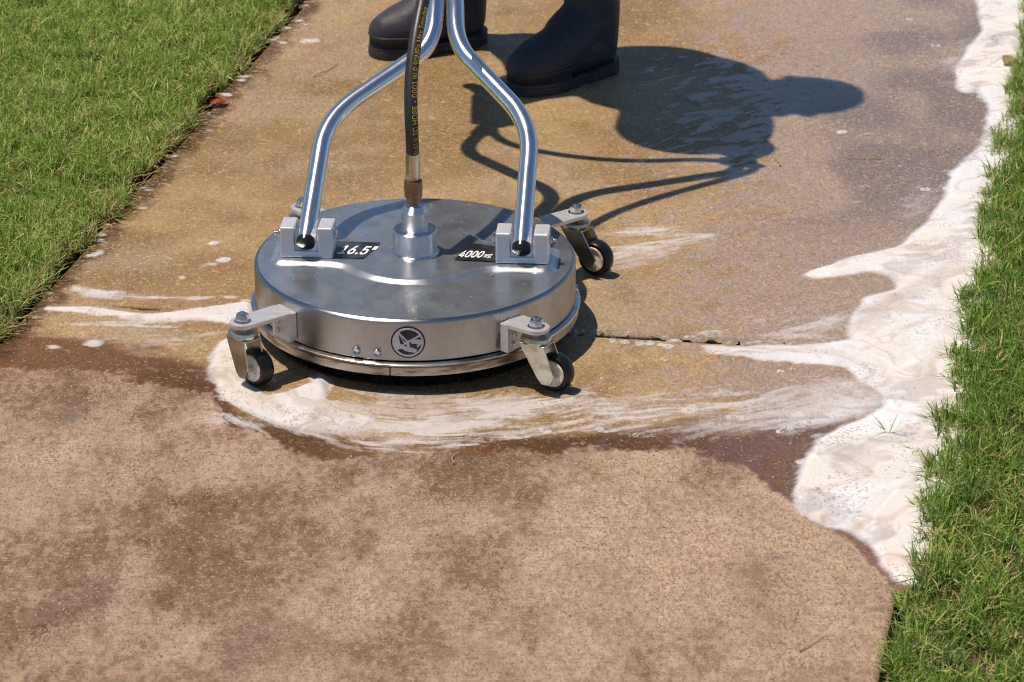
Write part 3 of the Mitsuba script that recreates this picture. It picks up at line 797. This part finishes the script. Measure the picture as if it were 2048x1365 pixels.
# swivel in the middle
z0 = ZP + .0008
mk, mu = lathe_uv([[(.0330, z0), (.0330, z0 + .0015), (.0300, z0 + .002)], [(.0300, z0 + .002), (.0300, z0 + .0320)], [(.0300, z0 + .0320), (.0296, z0 + .0332), (.0286, z0 + .0338)], [(.0286, z0 + .0338), (.0190, z0 + .0340)],
                   [(.0190, z0 + .0340), (.0183, z0 + .0352)], [(.0183, z0 + .0352), (.0183, z0 + .0600)], [(.0183, z0 + .0600), (.0130, z0 + .0685)], [(.0130, z0 + .0685), (.0085, z0 + .0690)], [(.0090, z0 + .0690), (.0090, z0 + .0705), (0, z0 + .0705)]], 128)
add(SC + '__swivel', mk, 'turned_aluminium', True, uv=mu)
FX = dv(-.0015, 0.0)
zf = z0 + .0705
k = add(SC + '__hose_fitting', join([hexnut((FX[0], FX[1], zf - .001), .0088, .0095, turn=.25),
                                    lathe([(0, zf + .008), (.0105, zf + .008), (.0118, zf + .0095), (.0118, zf + .019), (.0128, zf + .020), (.0128, zf + .026), (.0118, zf + .027), (.0110, zf + .033), (0, zf + .0335)], 6, (FX[0], FX[1], 0)),
                                    lathe([(.0102, zf + .010), (.0122, zf + .0105), (.0122, zf + .0335), (.0102, zf + .034), (0, zf + .034)], 40, (FX[0], FX[1], 0))]), 'brass', 25)
zh = zf + .0335
add(SC + '__ferrule', lathe([(0, zh), (.0085, zh), (.0098, zh + .003), (.0103, zh + .008), (.0101, zh + .030), (.0098, zh + .0395), (.0088, zh + .041), (0, zh + .041)], 48, (FX[0], FX[1], 0)), 'ferrule_zinc', 30)

# hose, with its print
hp = spline([(FX[0], FX[1], zh + .036), (FX[0] - .001, FX[1] + .001, zh + .075), (-.0035, .012, .315), (-.003, .036, .352), (.004, .080, .402), (.013, .130, .438), (.022, .195, .475), (.045, .300, .545),
             (.090, .420, .640), (.165, .510, .730), (.243, .583, .800), (.262, .612, .815), (.225, .640, .812), (.110, .645, .790), (-.020, .668, .775), (-.110, .730, .755), (-.128, .800, .75)], 220)
add(SC + '__hose', sweep(hp, .0090, 24), 'hose_rubber', True, label='black hydraulic hose with yellow print')


def hose_text():
    m = meshkit.text_mesh('RAULIC HOSE - 0001 W.P 90MPa Max Impulse', .0082, .0003, bold=False)
    v, f = trimesh.remesh.subdivide_to_size(m.vertices, m.faces, .003)
    t, a, b = frames(hp)
    L = np.concatenate([[0], np.cumsum(np.linalg.norm(np.diff(hp, axis=0), axis=1))])
    s = .0075 + v[:, 0] * .80 - v[:, 1] * .15
    c = np.stack([np.interp(s, L, hp[:, i]) for i in range(3)], 1)
    tt = np.stack([np.interp(s, L, t[:, i]) for i in range(3)], 1)
    tt /= np.linalg.norm(tt, axis=1, keepdims=True)
    fwd = np.array([.62, -.78, .25])             # the printed side: towards the front, a little right
    n0 = fwd - tt * (tt @ fwd)[:, None]
    n0 /= np.linalg.norm(n0, axis=1, keepdims=True)
    n1 = np.cross(tt, n0)
    ang = -(v[:, 1] - .0041) / .0090
    n = n0 * np.cos(ang)[:, None] + n1 * np.sin(ang)[:, None] * 1.0
    r = .0090 + .0001 + v[:, 2]
    P = c + n * r[:, None]
    # reading upwards: letters' tops to the left
    add(SC + '__hose__print', M(P, f), 'hose_print', False)


hose_text()

# handle: two bent tubes that meet, a column, and two grips
TUBE = .0127
LT = fillet([dv(-.1455, -.034, .1350), (-.128, .151, .2480), (.019, .262, .318), (.024, .318, .372), (.020, .500, .600), (-.170, .690, .728), (-.112, .870, .752)], [0, .055, .065, .05, .07, .05, 0], 10)
RT = fillet([dv(.1485, -.034, .1350), (.159, .139, .2460), (.053, .266, .318), (.0510, .322, .372), (.049, .497, .600), (.262, .596, .728), (.262, .760, .752)], [0, .055, .065, .05, .07, .03, 0], 10)
for P in (LT, RT):
    k = add(SC + '__handle_tube', sweep(P, TUBE, 40), 'chrome', 60)
    d = P[0] - P[1]
    d /= np.linalg.norm(d)
    add(k + '__end_cap', sweep([P[0] - d * .004, P[0] + d * .002, P[0] + d * .0042, P[0] + d * .005], [.0131, .0131, .0122, .009], 40), 'black_plastic', 30)
    q = P[-1] - P[-3]
    q /= np.linalg.norm(q)
    add(k + '__grip', sweep([P[-1] - q * .115, P[-1] - q * .110, P[-1] - q * .06, P[-1] + q * .004, P[-1] + q * .010], [.015, .0175, .0165, .0175, .012], 28), 'black_rubber', 50)
# clamp that ties the two tubes, and the trigger gun on the left grip
add(SC + '__clamp', move(rbox(.062, .03, .022, .004), (.0365, .40, .478), R=trimesh.transformations.rotation_matrix(-.9, [1, 0, 0])[:3, :3]), 'cast_aluminium', 30)
gun = join([move(rbox(.040, .150, .055, .012), (-.135, .885, .735)), sweep(fillet([(-.135, .94, .73), (-.138, .985, .70), (-.14, 1.0, .66)], .02), .014, 16),
            cyl((-.128, .80, .745), (-.118, .83, .742), .013, 16, .002)])
add(SC + '__trigger_gun', gun, 'black_plastic', 30)
add(SC + '__gun_connector', join([cyl((-.110, .955, .78), (-.107, 1.02, .785), .016, 20, .003), cyl((-.107, 1.02, .785), (-.105, 1.05, .787), .021, 20, .003)]), 'brass', 30)
add(SC + '__supply_hose', sweep(spline([(-.105, 1.045, .787), (-.115, 1.13, .78), (-.16, 1.30, .72), (-.22, 1.55, .50), (-.25, 1.85, .15), (-.2, 2.2, .02), (.1, 2.9, .012)], 80), .011, 16), 'hose_rubber', True)

def drops():
    ms = []
    for k in range(230):
        r, a = .205 * math.sqrt(rng.uniform(.02, 1)), rng.uniform(0, 6.28)
        x, y = r * math.cos(a), r * math.sin(a)
        if plateau.buffer(.008).contains(Point(x, y)): continue
        R = float(np.clip(rng.lognormal(-6.75, .45), .0006, .0030))
        ms.append(lathe([(R * math.cos(b), R * .45 * math.sin(b)) for b in np.linspace(0, math.pi / 2, 5)], 12, (x, y, ZD + .0010 * (1 - (r / R0) ** 2) + .0002)))
    add(SC + '__water_drops', dm(join(ms)), 'water_bead', True, kind='stuff')


scene['water_bead'] = {'type': 'principled', 'base_color': {'type': 'rgb', 'value': (.50, .52, .52)}, 'roughness': .06, 'metallic': .7, 'specular': .5}
drops()

# castors
def castor(nut, contact, out_dir, axle_yaw, zt=.0905):
    """nut, contact: (x, y); out_dir: the way the arm points away from the drum."""
    nx, ny = nut
    u = np.array([out_dir[0], out_dir[1]]) / np.hypot(*out_dir)
    w = np.array([-u[1], u[0]])
    k = add(SC + '__castor', lathe([(0, zt - .0205), (.013, zt - .0205), (.0195, zt - .0195), (.0205, zt - .016), (.0195, zt - .0125), (.012, zt - .0105), (.008, zt - .010), (.008, zt - .005), (0, zt - .005)], 48, (nx, ny, 0)), 'zinc_yellow', 30)
    # arm: a plate with a round end, bent down where it meets the drum
    dist = np.hypot(nx, ny)
    along = dist - R0 - .010
    hw = .0190
    pl = unary_union([Point(0, 0).buffer(.0175, 24), Polygon([(0, -.0175), (0, .0175), (-along - .002, hw), (-along - .002, -hw)])])
    pl = pl.buffer(-.001).buffer(.001)
    m = extrude(pl, .0048, 0)
    up = extrude(pl.buffer(-.0008), .0056, -.0004)
    ver = move(rbox(.0130, 2 * hw, .040, .0008), (-along - .0045, 0, -.016))
    A = np.eye(4)
    A[:2, 0], A[:2, 1], A[:3, 3] = u, w, (nx, ny, zt - .0045)
    arm = join([m, up, ver])
    arm.apply_transform(A)
    arm.fix_normals()
    ka = add(k + '__arm', arm, 'zinc_plate', 25)
    for zz in (-.012, -.026):
        b = hexnut((-along + .0028, -.006, zz), .0042, .003, (1, 0, 0))
        b.apply_transform(A)
        add(ka + '_bolt', b, 'bolt_steel', 20)
    add(k + '__nut', join([lathe([(0, zt), (.0115, zt), (.0115, zt + .0016), (0, zt + .0016)], 32, (nx, ny, 0)), hexnut((nx, ny, zt + .0016), .0092, .0095), cyl((nx, ny, zt + .006), (nx, ny, zt + .0138), .0044, 18, .001)]), 'bolt_steel', 22)
    # fork and wheel
    ax = np.array([math.cos(axle_yaw), math.sin(axle_yaw), 0])
    fd = np.array([-ax[1], ax[0], 0])
    c = np.array([contact[0], contact[1], .0262])
    top = np.array([nx, ny, zt - .021])
    off = fd @ (c - top)
    ms = []
    for sgn in (-1, 1):
        prof = Polygon([(-.017, -.001), (.019, -.001), (off + .0125, c[2] - top[2] + .004), (off + .0075, c[2] - top[2] - .0085), (off - .0045, c[2] - top[2] - .0095), (off - .0115, c[2] - top[2] - .002)]).buffer(-.002).buffer(.002, 6)
        pm = trimesh.creation.extrude_polygon(prof, .0022, engine='earcut')
        B = np.eye(4)
        B[:3, 0], B[:3, 1], B[:3, 2] = fd, [0, 0, 1], np.cross(fd, [0, 0, 1])
        B[:3, 3] = top + B[:3, 2] * (sgn * .0135 - .0011)
        pm.apply_transform(B)
        ms.append(pm)
    tp = move(rbox(.038, .0292, .0024, .0008), top + fd * .001 + [0, 0, -.0002], R=np.stack([fd, ax * -1, [0, 0, 1]], 1))
    tp.fix_normals()
    ms.append(tp)
    add(k + '__fork', join(ms), 'zinc_yellow', 25)
    prof = [(.0165, -.0085), (.0205, -.0105), (.0235, -.0100), (.0255, -.0070), (.0262, -.002), (.0262, .002), (.0255, .0070), (.0235, .0100), (.0205, .0105), (.0165, .0085)]
    al = trimesh.geometry.align_vectors([0, 0, 1], ax)

    def wheel_part(pr, n=56):
        m = lathe([(0, pr[0][1])] + list(pr) + [(0, pr[-1][1])], n)
        m.apply_transform(al)
        m.apply_translation(c)
        return m
    kw = add(k + '__wheel', wheel_part(prof), 'black_rubber', 40)
    add(kw + '_rim', wheel_part([(.0150, -.0098), (.0158, -.0114), (.0176, -.0112), (.0185, -.0100), (.0185, .0100), (.0176, .0112), (.0158, .0114), (.0150, .0098)]), 'wheel_cream', 30)
    add(k + '__axle', join([hexnut(c + ax * .0146, .0062, .0048, ax), hexnut(c - ax * .0146, .0062, .0048, -ax), cyl(c - ax * .0146, c + ax * .0146, .004, 12)]), 'bolt_steel', 20)


castor((-.2215, -.190), (-.205, -.190), (-.78, -.63), math.radians(-136))
castor((.1640, -.207), (.1890, -.2055), (.78, -.62), math.radians(-119))
castor((.2240, .197), (.2530, .186), (.80, .60), math.radians(-124))
castor((-.1680, .220), (-.140, .215), (-.62, .78), math.radians(-112))

# ------------------------------------------------------------------ the operator
def chain(bones, edge=.02, it=12):
    """bones: ((p, r), (q, s)) pairs; each the hull of two spheres, united, refined and smoothed."""
    S = lambda p, r: manifold3d.Manifold.sphere(float(r), 20).translate([float(c) for c in p])
    u = manifold3d.Manifold.batch_boolean([manifold3d.Manifold.batch_hull([S(*b) for b in bone]) for bone in bones], manifold3d.OpType.Add)
    u = u.refine_to_length(edge)
    m = u.to_mesh()
    t = trimesh.Trimesh(m.vert_properties[:, :3], m.tri_verts)
    if it: trimesh.smoothing.filter_taubin(t, iterations=it)
    return t


PS = 'person'
tag(PS, 'person in grey rubber boots gripping the cleaner handles, only the boots in view', cat='person')


def boot(heel, toe, shaft_top, key):
    heel, toe = np.array([*heel, 0.0]), np.array([*toe, 0.0])
    d = toe - heel
    L = np.linalg.norm(d)
    d /= L
    w = np.array([-d[1], d[0], 0])
    Z = np.array([0, 0, 1.0])
    at = lambda a, z, s=0.0: heel + d * (a * L) + Z * z + w * s
    ank = at(.20, .125)
    top = np.array(shaft_top, float)
    mid = ank * .45 + top * .55
    b = [((at(.17, .045), .040), (at(.17, .10), .043)), ((at(.17, .10), .043), (ank, .048)), ((ank, .047), (mid, .050)), ((mid, .050), (top, .058)),
         ((at(.22, .10), .046), (at(.45, .075), .043)), ((at(.17, .048), .040), (at(.50, .050), .041)),
         ((at(.45, .072, .004), .043), (at(.70, .050, .008), .040)), ((at(.45, .060, -.006), .042), (at(.72, .046, -.010), .038)),
         ((at(.72, .046, .008), .040), (at(.865, .042, .002), .033)), ((at(.72, .046, -.010), .038), (at(.865, .040, -.006), .032))]
    m = chain(b, .011, 10)
    k = add(PS + '__' + key, m, 'boot_rubber', True)
    # sole and ribbed toe rand follow the boot's own outline
    pts = m.vertices[(m.vertices[:, 2] < .075)]
    loc = np.stack([(pts - heel) @ d, (pts - heel) @ w], 1)
    hull = shapely.MultiPoint(loc).convex_hull
    waist = hull.intersection(sbox(.40 * L, -1, .56 * L, 1))
    out = hull.difference(Point(.46 * L, .067).buffer(.026)).difference(Point(.46 * L, -.067).buffer(.026)).buffer(-.006).buffer(.006, 8)
    A = np.eye(4)
    A[:3, 0], A[:3, 1], A[:3, 3] = d, w, heel
    A[2, 3] = .002
    layers = [extrude(out.buffer(.0012, 8), .011, .0), extrude(out.buffer(-.0005, 8), .006, .0108)]
    heelpart = out.intersection(sbox(-1, -1, .30 * L, 1)).buffer(.002)
    layers.append(extrude(heelpart, .020, .0002))
    sole = join(layers)
    sole.apply_transform(A)
    ks = add(k + '__sole', sole, 'boot_sole', 30)
    line = LineString(out.buffer(.0005, 8).exterior.coords)
    n = 130
    q = np.array([line.interpolate(t, normalized=True).coords[0] for t in np.linspace(0, 1, n, endpoint=False)])
    rand = []
    welt = []
    for s_, z in ((.0006, .038),):
        sel = [p for p in q if p[0] > .58 * L]
        sel = sorted(sel, key=lambda p: math.atan2(p[1], p[0] - .5 * L))
        P = np.array([heel + d * p[0] + w * p[1] + Z * z for p in sel])
        c = heel + d * (.5 * L) + Z * z
        P = P - (P - c) / np.linalg.norm(P - c, axis=1, keepdims=True) * .0015
        welt.append(sweep(P, .0022, 8))
    tree = trimesh.proximity.ProximityQuery(m)
    for p in q:
        if p[0] < .60 * L: continue
        P0 = heel + d * p[0] + w * p[1]
        ctr = heel + d * (.62 * L)
        g = (P0 - ctr) / np.linalg.norm(P0 - ctr)
        rand.append(cyl(P0 - g * .0022 + Z * .016, P0 - g * .0028 + Z * .034, .0011, 6))
    add(k + '__toe_rand', join(rand + welt), 'boot_sole', True)
    return top


boot((.078, 1.252), (-.106, 1.150), (.055, 1.215, .34), 'boot')
boot((.300, 1.105), (.136, .956), (.235, 1.045, .34), 'boot')

J = dict(hipR=(.030, 1.10, .88), hipL=(.165, 1.02, .88), kneeR=(.030, 1.16, .50), kneeL=(.195, 1.015, .50), ankR=(.055, 1.215, .30), ankL=(.235, 1.045, .30),
         pel=(.085, 1.065, .94), waist=(.055, 1.02, 1.08), chest=(.045, .985, 1.21), neck=(.120, .960, 1.37), head=(.140, .950, 1.52),
         shR=(-.085, 1.060, 1.30), shL=(.085, .880, 1.32), elR=(-.165, 1.000, 1.08), elL=(.150, .745, 1.09), wrR=(-.125, .945, .815), wrL=(.268, .690, .800))
J = {k: np.array(v) for k, v in J.items()}
hR, hL = np.array([-.118, .845, .772]), np.array([.263, .665, .765])
bones = [((J['pel'], .115), (J['waist'], .11)), ((J['waist'], .11), (J['chest'], .115)), ((J['chest'], .10), (J['shR'], .045)), ((J['chest'], .10), (J['shL'], .045)),
         ((J['chest'] + [0, 0, .08], .07), (J['neck'], .055)), ((J['neck'], .055), (J['head'] - [0.01, .0, .06], .055)),
         ((J['shR'], .045), (J['elR'], .040)), ((J['elR'], .040), (J['wrR'], .030)), ((J['shL'], .045), (J['elL'], .040)), ((J['elL'], .040), (J['wrL'], .030)),
         ((J['hipR'], .080), (J['kneeR'], .055)), ((J['kneeR'], .055), (J['ankR'], .042)), ((J['hipL'], .080), (J['kneeL'], .055)), ((J['kneeL'], .055), (J['ankL'], .042)),
         ((J['head'], .088), (J['head'] + [-.012, -.004, .028], .088)), ((J['head'] + [-.045, -.018, -.06], .048), (J['head'] + [-.02, -.008, -.01], .07)),
         ((J['head'] + [-.098, -.040, -.010], .014), (J['head'] + [-.085, -.034, .022], .010)),
         ((J['head'] + [.0, .088, .0], .016), (J['head'] + [.006, .090, -.03], .012)), ((J['head'] + [.012, -.088, .0], .016), (J['head'] + [.018, -.090, -.03], .012))]
for wr, h, dirn in ((J['wrR'], hR, (.15, 1, .02)), (J['wrL'], hL, (0, 1, .02))):
    g = np.array(dirn) / np.linalg.norm(dirn)             # along the grip
    bones.append(((wr, .030), (h + [0, 0, .026], .020)))
    bones.append(((h + g * .03 + [0, 0, .026], .013), (h - g * .03 + [0, 0, .026], .013)))
    x = np.array([1.0, 0, 0]) * (1 if wr is J['wrR'] else -1)
    axis = h - np.array([0, 0, .012])
    for o, ln in ((-.033, .95), (-.011, 1.05), (.011, 1.0), (.033, .85)):
        P = [axis + g * o + .0265 * (math.cos(a) * np.array([0, 0, 1]) + math.sin(a) * x) for a in np.linspace(.1, 3.6 * ln, 6)]
        bones += [((P[i], .0088 - .0006 * i), (P[i + 1], .0082 - .0006 * i)) for i in range(5)]
    P = [axis - g * .040 + .0265 * (math.cos(a) * np.array([0, 0, 1]) - math.sin(a) * x) - g * .002 * i for i, a in enumerate(np.linspace(.1, 2.0, 4))]
    bones += [((P[i], .0105 - .0008 * i), (P[i + 1], .0098 - .0008 * i)) for i in range(3)]
body = chain(bones, .011, 6)
add(PS + '__body', body, 'skin', True)


shirt = chain([((J['pel'] + [0, 0, -.02], .150), (J['waist'], .160)), ((J['waist'], .160), (J['chest'] + [-.015, .03, 0], .165)), ((J['chest'], .150), (J['shR'], .080)), ((J['chest'], .150), (J['shL'], .070)),
               ((J['waist'] + [.058, -.225, -.05], .125), (J['waist'] + [.05, -.03, .02], .115)), ((J['chest'] + [0, 0, .08], .090), (J['neck'] - [0, 0, .03], .072)),
               ((J['shR'], .080), (J['elR'], .072)), ((J['elR'], .070), (J['wrR'] * .8 + J['elR'] * .2, .052)), ((J['shL'], .070), (J['elL'], .058)), ((J['elL'], .056), (J['wrL'] * .8 + J['elL'] * .2, .044))], .016, 14)
add(PS + '__shirt', shirt, 'shirt_cotton', True)
trousers = chain([((J['hipR'], .108), (J['kneeR'], .075)), ((J['kneeR'], .075), (J['ankR'] + [0, 0, .02], .066)), ((J['hipL'], .108), (J['kneeL'], .075)), ((J['kneeL'], .075), (J['ankL'] + [0, 0, .02], .066)),
                  ((J['pel'], .140), (J['pel'] - [0, 0, .04], .135)), ((J['hipR'], .108), (J['pel'], .13)), ((J['hipL'], .108), (J['pel'], .13))], .022, 10)
add(PS + '__trousers', trousers, 'denim', True)
H = J['head']
cap = chain([((H + [.004, .002, .052], .094), (H + [-.008, -.003, .072], .082)), ((H + [-.07, -.028, .062], .020), (H + [-.165, -.066, .048], .008)), ((H + [-.07, .03, .062], .016), (H + [-.150, -.010, .050], .008)),
             ((H + [-.05, -.085, .062], .016), (H + [-.132, -.095, .050], .008))], .012, 6)
add(PS + '__cap', cap, 'cap_cloth', True)
hairm = chain([((H + [.035, .014, -.02], .078), (H + [.025, .01, .03], .080)), ((H + [.04, .016, -.06], .05), (H + [.035, .014, -.02], .07))], .015, 6)
add(PS + '__hair', hairm, 'hair_brown', True)
for o in (np.array([-.083, -.002, .006]), np.array([-.062, -.056, .006])):
    add(PS + '__eye', trimesh.creation.icosphere(2, .0125).apply_translation(H + o), 'white_vinyl', True)
add(PS + '__mouth', sweep([H + [-.100, -.012, -.068], H + [-.104, -.040, -.070], H + [-.086, -.058, -.068]], .006, 8), 'hair_brown', True)

# ------------------------------------------------------------------ lawns
def blades(x, y, z, length, width, lean, azim, curl, rid, segs=2):
    """Tapering bent blades; uv = (a random number of the blade, the height along it)."""
    n = len(x)
    t = np.linspace(0, 1, segs + 1)
    d = np.stack([np.cos(azim), np.sin(azim)], 1)
    pd = np.stack([-np.sin(azim + rng.normal(0, .5, n)), np.cos(azim + rng.normal(0, .5, n))], 1)
    V, UV = [], []
    px, pz = np.zeros(n), np.zeros(n)
    for k, tk in enumerate(t):
        if k:
            a = lean + curl * (t[k - 1] + tk) / 2
            st = length / segs
            px = px + np.sin(a) * st
            pz = pz + np.cos(a) * st
        wk = width * (1 - tk ** 2.2) * .5 * (.8 + .4 * min(tk * 3, 1)) if k < segs else None
        c = np.stack([x + d[:, 0] * px, y + d[:, 1] * px, z + pz], 1)
        if k < segs:
            s = np.concatenate([pd * wk[:, None], np.zeros((n, 1))], 1)
            V += [c - s, c + s]
            UV += [np.stack([rid, np.full(n, tk)], 1)] * 2
        else:
            V.append(c)
            UV.append(np.stack([rid, np.full(n, tk)], 1))
    m = len(V)
    V, UV = np.stack(V, 1).reshape(-1, 3), np.stack(UV, 1).reshape(-1, 2)
    b = np.arange(n) * m
    F = []
    for k in range(segs - 1):
        F += [np.stack([b + 2 * k, b + 2 * k + 1, b + 2 * k + 3], 1), np.stack([b + 2 * k, b + 2 * k + 3, b + 2 * k + 2], 1)]
    k = segs - 1
    F.append(np.stack([b + 2 * k, b + 2 * k + 1, b + 2 * k + 2], 1))
    return V, np.vstack(F), UV


def soil_z(s, x, y):
    out = np.maximum(S0 - s, s - S1)
    return np.where(out > .01, .0, -.02)


def lawn(s0, s1, t0, t1, n, edge, side, lmean, wmean, key, mat, label, far):
    parts = []
    for (a, b, c, d, num, wmul) in [(s0, s1, t0, t1, n, 1.0)] + far:
        s, t = rng.uniform(a, b, num), rng.uniform(c, d, num)
        # tufts: blades gather round points
        s2, t2 = s + rng.normal(0, .003, num), t + rng.normal(0, .003, num)
        x, y = world(s2, t2)
        clump = meshkit.fbm(np.stack([x * 28, y * 28, x * 0], -1), 2, 5)
        keep = rng.uniform(0, 1, num) < np.clip((clump - .22) * 3.2, .18, 1)
        e = (S0 - s2) if side < 0 else (s2 - S1)
        ragged = (meshkit.fbm(np.stack([t2 * 20, t2 * 0, t2 * 0 + side], -1), 3, 9) - .5) * (.055 if side < 0 else .04)
        keep &= (e + ragged > edge)
        x, y, e, clump = x[keep], y[keep], e[keep], clump[keep]
        m = len(x)
        L = np.clip(rng.normal(lmean, lmean * .32, m), .010, lmean * 2.2) * (.75 + .6 * clump)
        lean = np.abs(rng.normal(.35, .38, m))
        az = rng.uniform(0, 2 * np.pi, m)
        over = np.clip(1 - e / .035, 0, 1)          # at the edge they hang out over the path
        if True:
            tow = math.atan2(*( -side * SV)[::-1])
            mask = rng.uniform(0, 1, m) < over * .36
            az = np.where(mask, tow + rng.normal(0, .75, m), az)
            lean = np.where(mask, lean + rng.uniform(.2, .95, m) * over, lean)
        flat = rng.uniform(0, 1, m) < .16            # lying thatch
        lean = np.where(flat, rng.uniform(.9, 1.4, m), lean)
        curl = rng.normal(.45, .4, m)
        rid = rng.uniform(0, .80, m)
        dry = rng.uniform(0, 1, m) < np.where(flat, .45, .045) + np.clip(1 - e / .05, 0, 1) * (.30 if side < 0 else .05)
        rid = np.where(dry, rng.uniform(.82, 1, m), rid)
        W = np.clip(rng.normal(wmean, wmean * .25, m), wmean * .5, wmean * 1.7) * wmul
        z = rng.uniform(-.006, .004, m) + np.where(flat, rng.uniform(0, .018, m), 0)
        parts.append(blades(x, y, z, L, W, lean, az, curl, rid))
    off, Vs, Fs, Us = 0, [], [], []
    for V, F, U in parts:
        Vs.append(V); Fs.append(F + off); Us.append(U); off += len(V)
    add(key, (np.vstack(Vs), np.vstack(Fs)), mat, False, uv=np.vstack(Us), kind='stuff', cat='grass', label=label)


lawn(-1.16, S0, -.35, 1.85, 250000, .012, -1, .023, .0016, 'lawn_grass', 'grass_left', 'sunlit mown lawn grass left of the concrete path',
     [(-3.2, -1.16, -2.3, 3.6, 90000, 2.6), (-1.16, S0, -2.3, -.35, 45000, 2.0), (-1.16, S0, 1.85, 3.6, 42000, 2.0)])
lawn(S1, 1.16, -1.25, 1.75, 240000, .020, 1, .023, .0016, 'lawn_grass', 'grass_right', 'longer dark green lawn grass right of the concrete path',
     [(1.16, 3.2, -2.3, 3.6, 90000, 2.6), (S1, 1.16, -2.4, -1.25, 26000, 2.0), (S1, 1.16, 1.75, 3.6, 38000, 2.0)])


def stems(s, t, L, az, lean, r=.0012, z=0.0, bend=.5):
    x, y = world(s, t)
    P = []
    p = np.array([x, y, z])
    for k in range(7):
        P.append(p.copy())
        a = lean + bend * k / 6
        p = p + L / 6 * np.array([math.cos(az + .25 * math.sin(k)) * math.sin(a), math.sin(az + .25 * math.sin(k)) * math.sin(a), math.cos(a)])
    return P


def edge_straw(side, s_edge, n, t0, t1, label):
    ms, uv = [], []
    for k in range(n):
        t = rng.uniform(t0, t1)
        s = s_edge + side * rng.uniform(-.006, .025)
        az = math.atan2(*(-side * SV)[::-1]) + rng.normal(0, .8)
        m = sweep(stems(s, t, rng.uniform(.015, .045), az, rng.uniform(.7, 1.4), z=rng.uniform(.002, .02), bend=rng.uniform(0, .5)), np.linspace(.0013, .0005, 7), 4, False)
        ms.append(m)
        uv.append(np.tile([[rng.uniform(), .5]], (len(m.vertices), 1)))
    m = join(ms)
    add('dry_straw', m, 'straw', True, uv=np.vstack(uv), kind='stuff', cat='straw', label=label)


edge_straw(-1, S0, 60, -.3, .8, 'dry straw hanging over the edge of the left lawn')


def clipping(px, py, L, az, bend, label, r=.0012):
    P = [np.array([px, py, .0025])]
    n = 8
    for k in range(n):
        a = az + bend * (k / n) ** 1.5
        P.append(P[-1] + L / n * np.array([math.cos(a), math.sin(a), .10 * math.cos(k)]))
    P = np.array(P)
    P[:, 2] = np.clip(P[:, 2], .0015, .01)
    add('dry_clipping', sweep(P, np.linspace(r, r * .5, n + 1), 6), 'straw', True, uv=np.tile([[.1, .5]], (6 * (n + 1) + 2, 1)), label=label, cat='straw')


for px, py, L, az, bend, lab in (
        (.060, -.430, .034, 1.9, -1.6, 'pale bent grass clipping on the dry slab in front of the cleaner'),
        (.453, -.898, .045, .75, .3, 'straw-coloured clipping on the dry slab near the right lawn'),
        (.715, .649, .055, 3.1, .1, 'straight straw clipping on the wet slab right of the head shadow'),
        (-.205, 1.040, .090, .9, .7, 'forked straw clipping on the wet slab left of the handle'),
        (.552, .616, .030, 1.4, 1.2, 'small curled clipping on the wet slab beside the handle shadow'),
        (.640, -.372, .040, .4, -.6, 'brown straw clipping stuck in the foam by the right lawn')):
    clipping(px, py, L, az, bend, lab, .0010)


def tuft(px, py, n, h, label):
    V = []
    a = rng.uniform(0, 6.28, n)
    V = blades(np.full(n, px) + rng.normal(0, .003, n), np.full(n, py) + rng.normal(0, .003, n), np.full(n, .001), rng.uniform(.6, 1.1, n) * h, np.full(n, .0015),
               rng.uniform(.2, 1.1, n), a, rng.uniform(0, .6, n), rng.uniform(.1, .75, n), 4)
    add('grass_tuft', (V[0], V[1]), 'grass_right', False, uv=V[2], label=label, cat='grass tuft')


tuft(.615, -.345, 5, .050, 'thin green grass tuft standing in the foam near the right lawn')
tuft(.640, -.395, 6, .026, 'small yellowed grass tuft in the foam edge by the right lawn')


def leaf(px, py, w, h, az, mat, label, curl=.5):
    n, m = 9, 5
    V = []
    for i in range(n):
        t = i / (n - 1)
        hw = w * math.sin(math.pi * (t * .92 + .04)) ** .8 * .5
        for j in range(m):
            q = j / (m - 1) * 2 - 1
            V.append(((t - .5) * h, q * hw, .004 + .012 * curl * q * q * math.sin(math.pi * t) + .006 * curl * (2 * t - 1) ** 2))
    F = [(i * m + j, (i + 1) * m + j, (i + 1) * m + j + 1, i * m + j + 1) for i in range(n - 1) for j in range(m - 1)]
    V = np.array(V)
    c, s_ = math.cos(az), math.sin(az)
    V = np.stack([px + V[:, 0] * c - V[:, 1] * s_, py + V[:, 0] * s_ + V[:, 1] * c, V[:, 2]], 1)
    add('dry_leaf', (V, np.array(F)), mat, True, uv=np.full((len(V), 2), .3), label=label, cat='leaf')


scene['leaf_red'] = {'type': 'principledthin', 'base_color': {'type': 'rgb', 'value': (.36, .055, .022)}, 'roughness': .4, 'diff_trans': .4}
leaf(-.352, .900, .022, .030, .5, 'leaf_red', 'small red leaf at the edge of the left lawn')
leaf(.985, 1.105, .026, .036, .9, 'straw', 'curled tan leaf at the edge of the right lawn', 1.0)
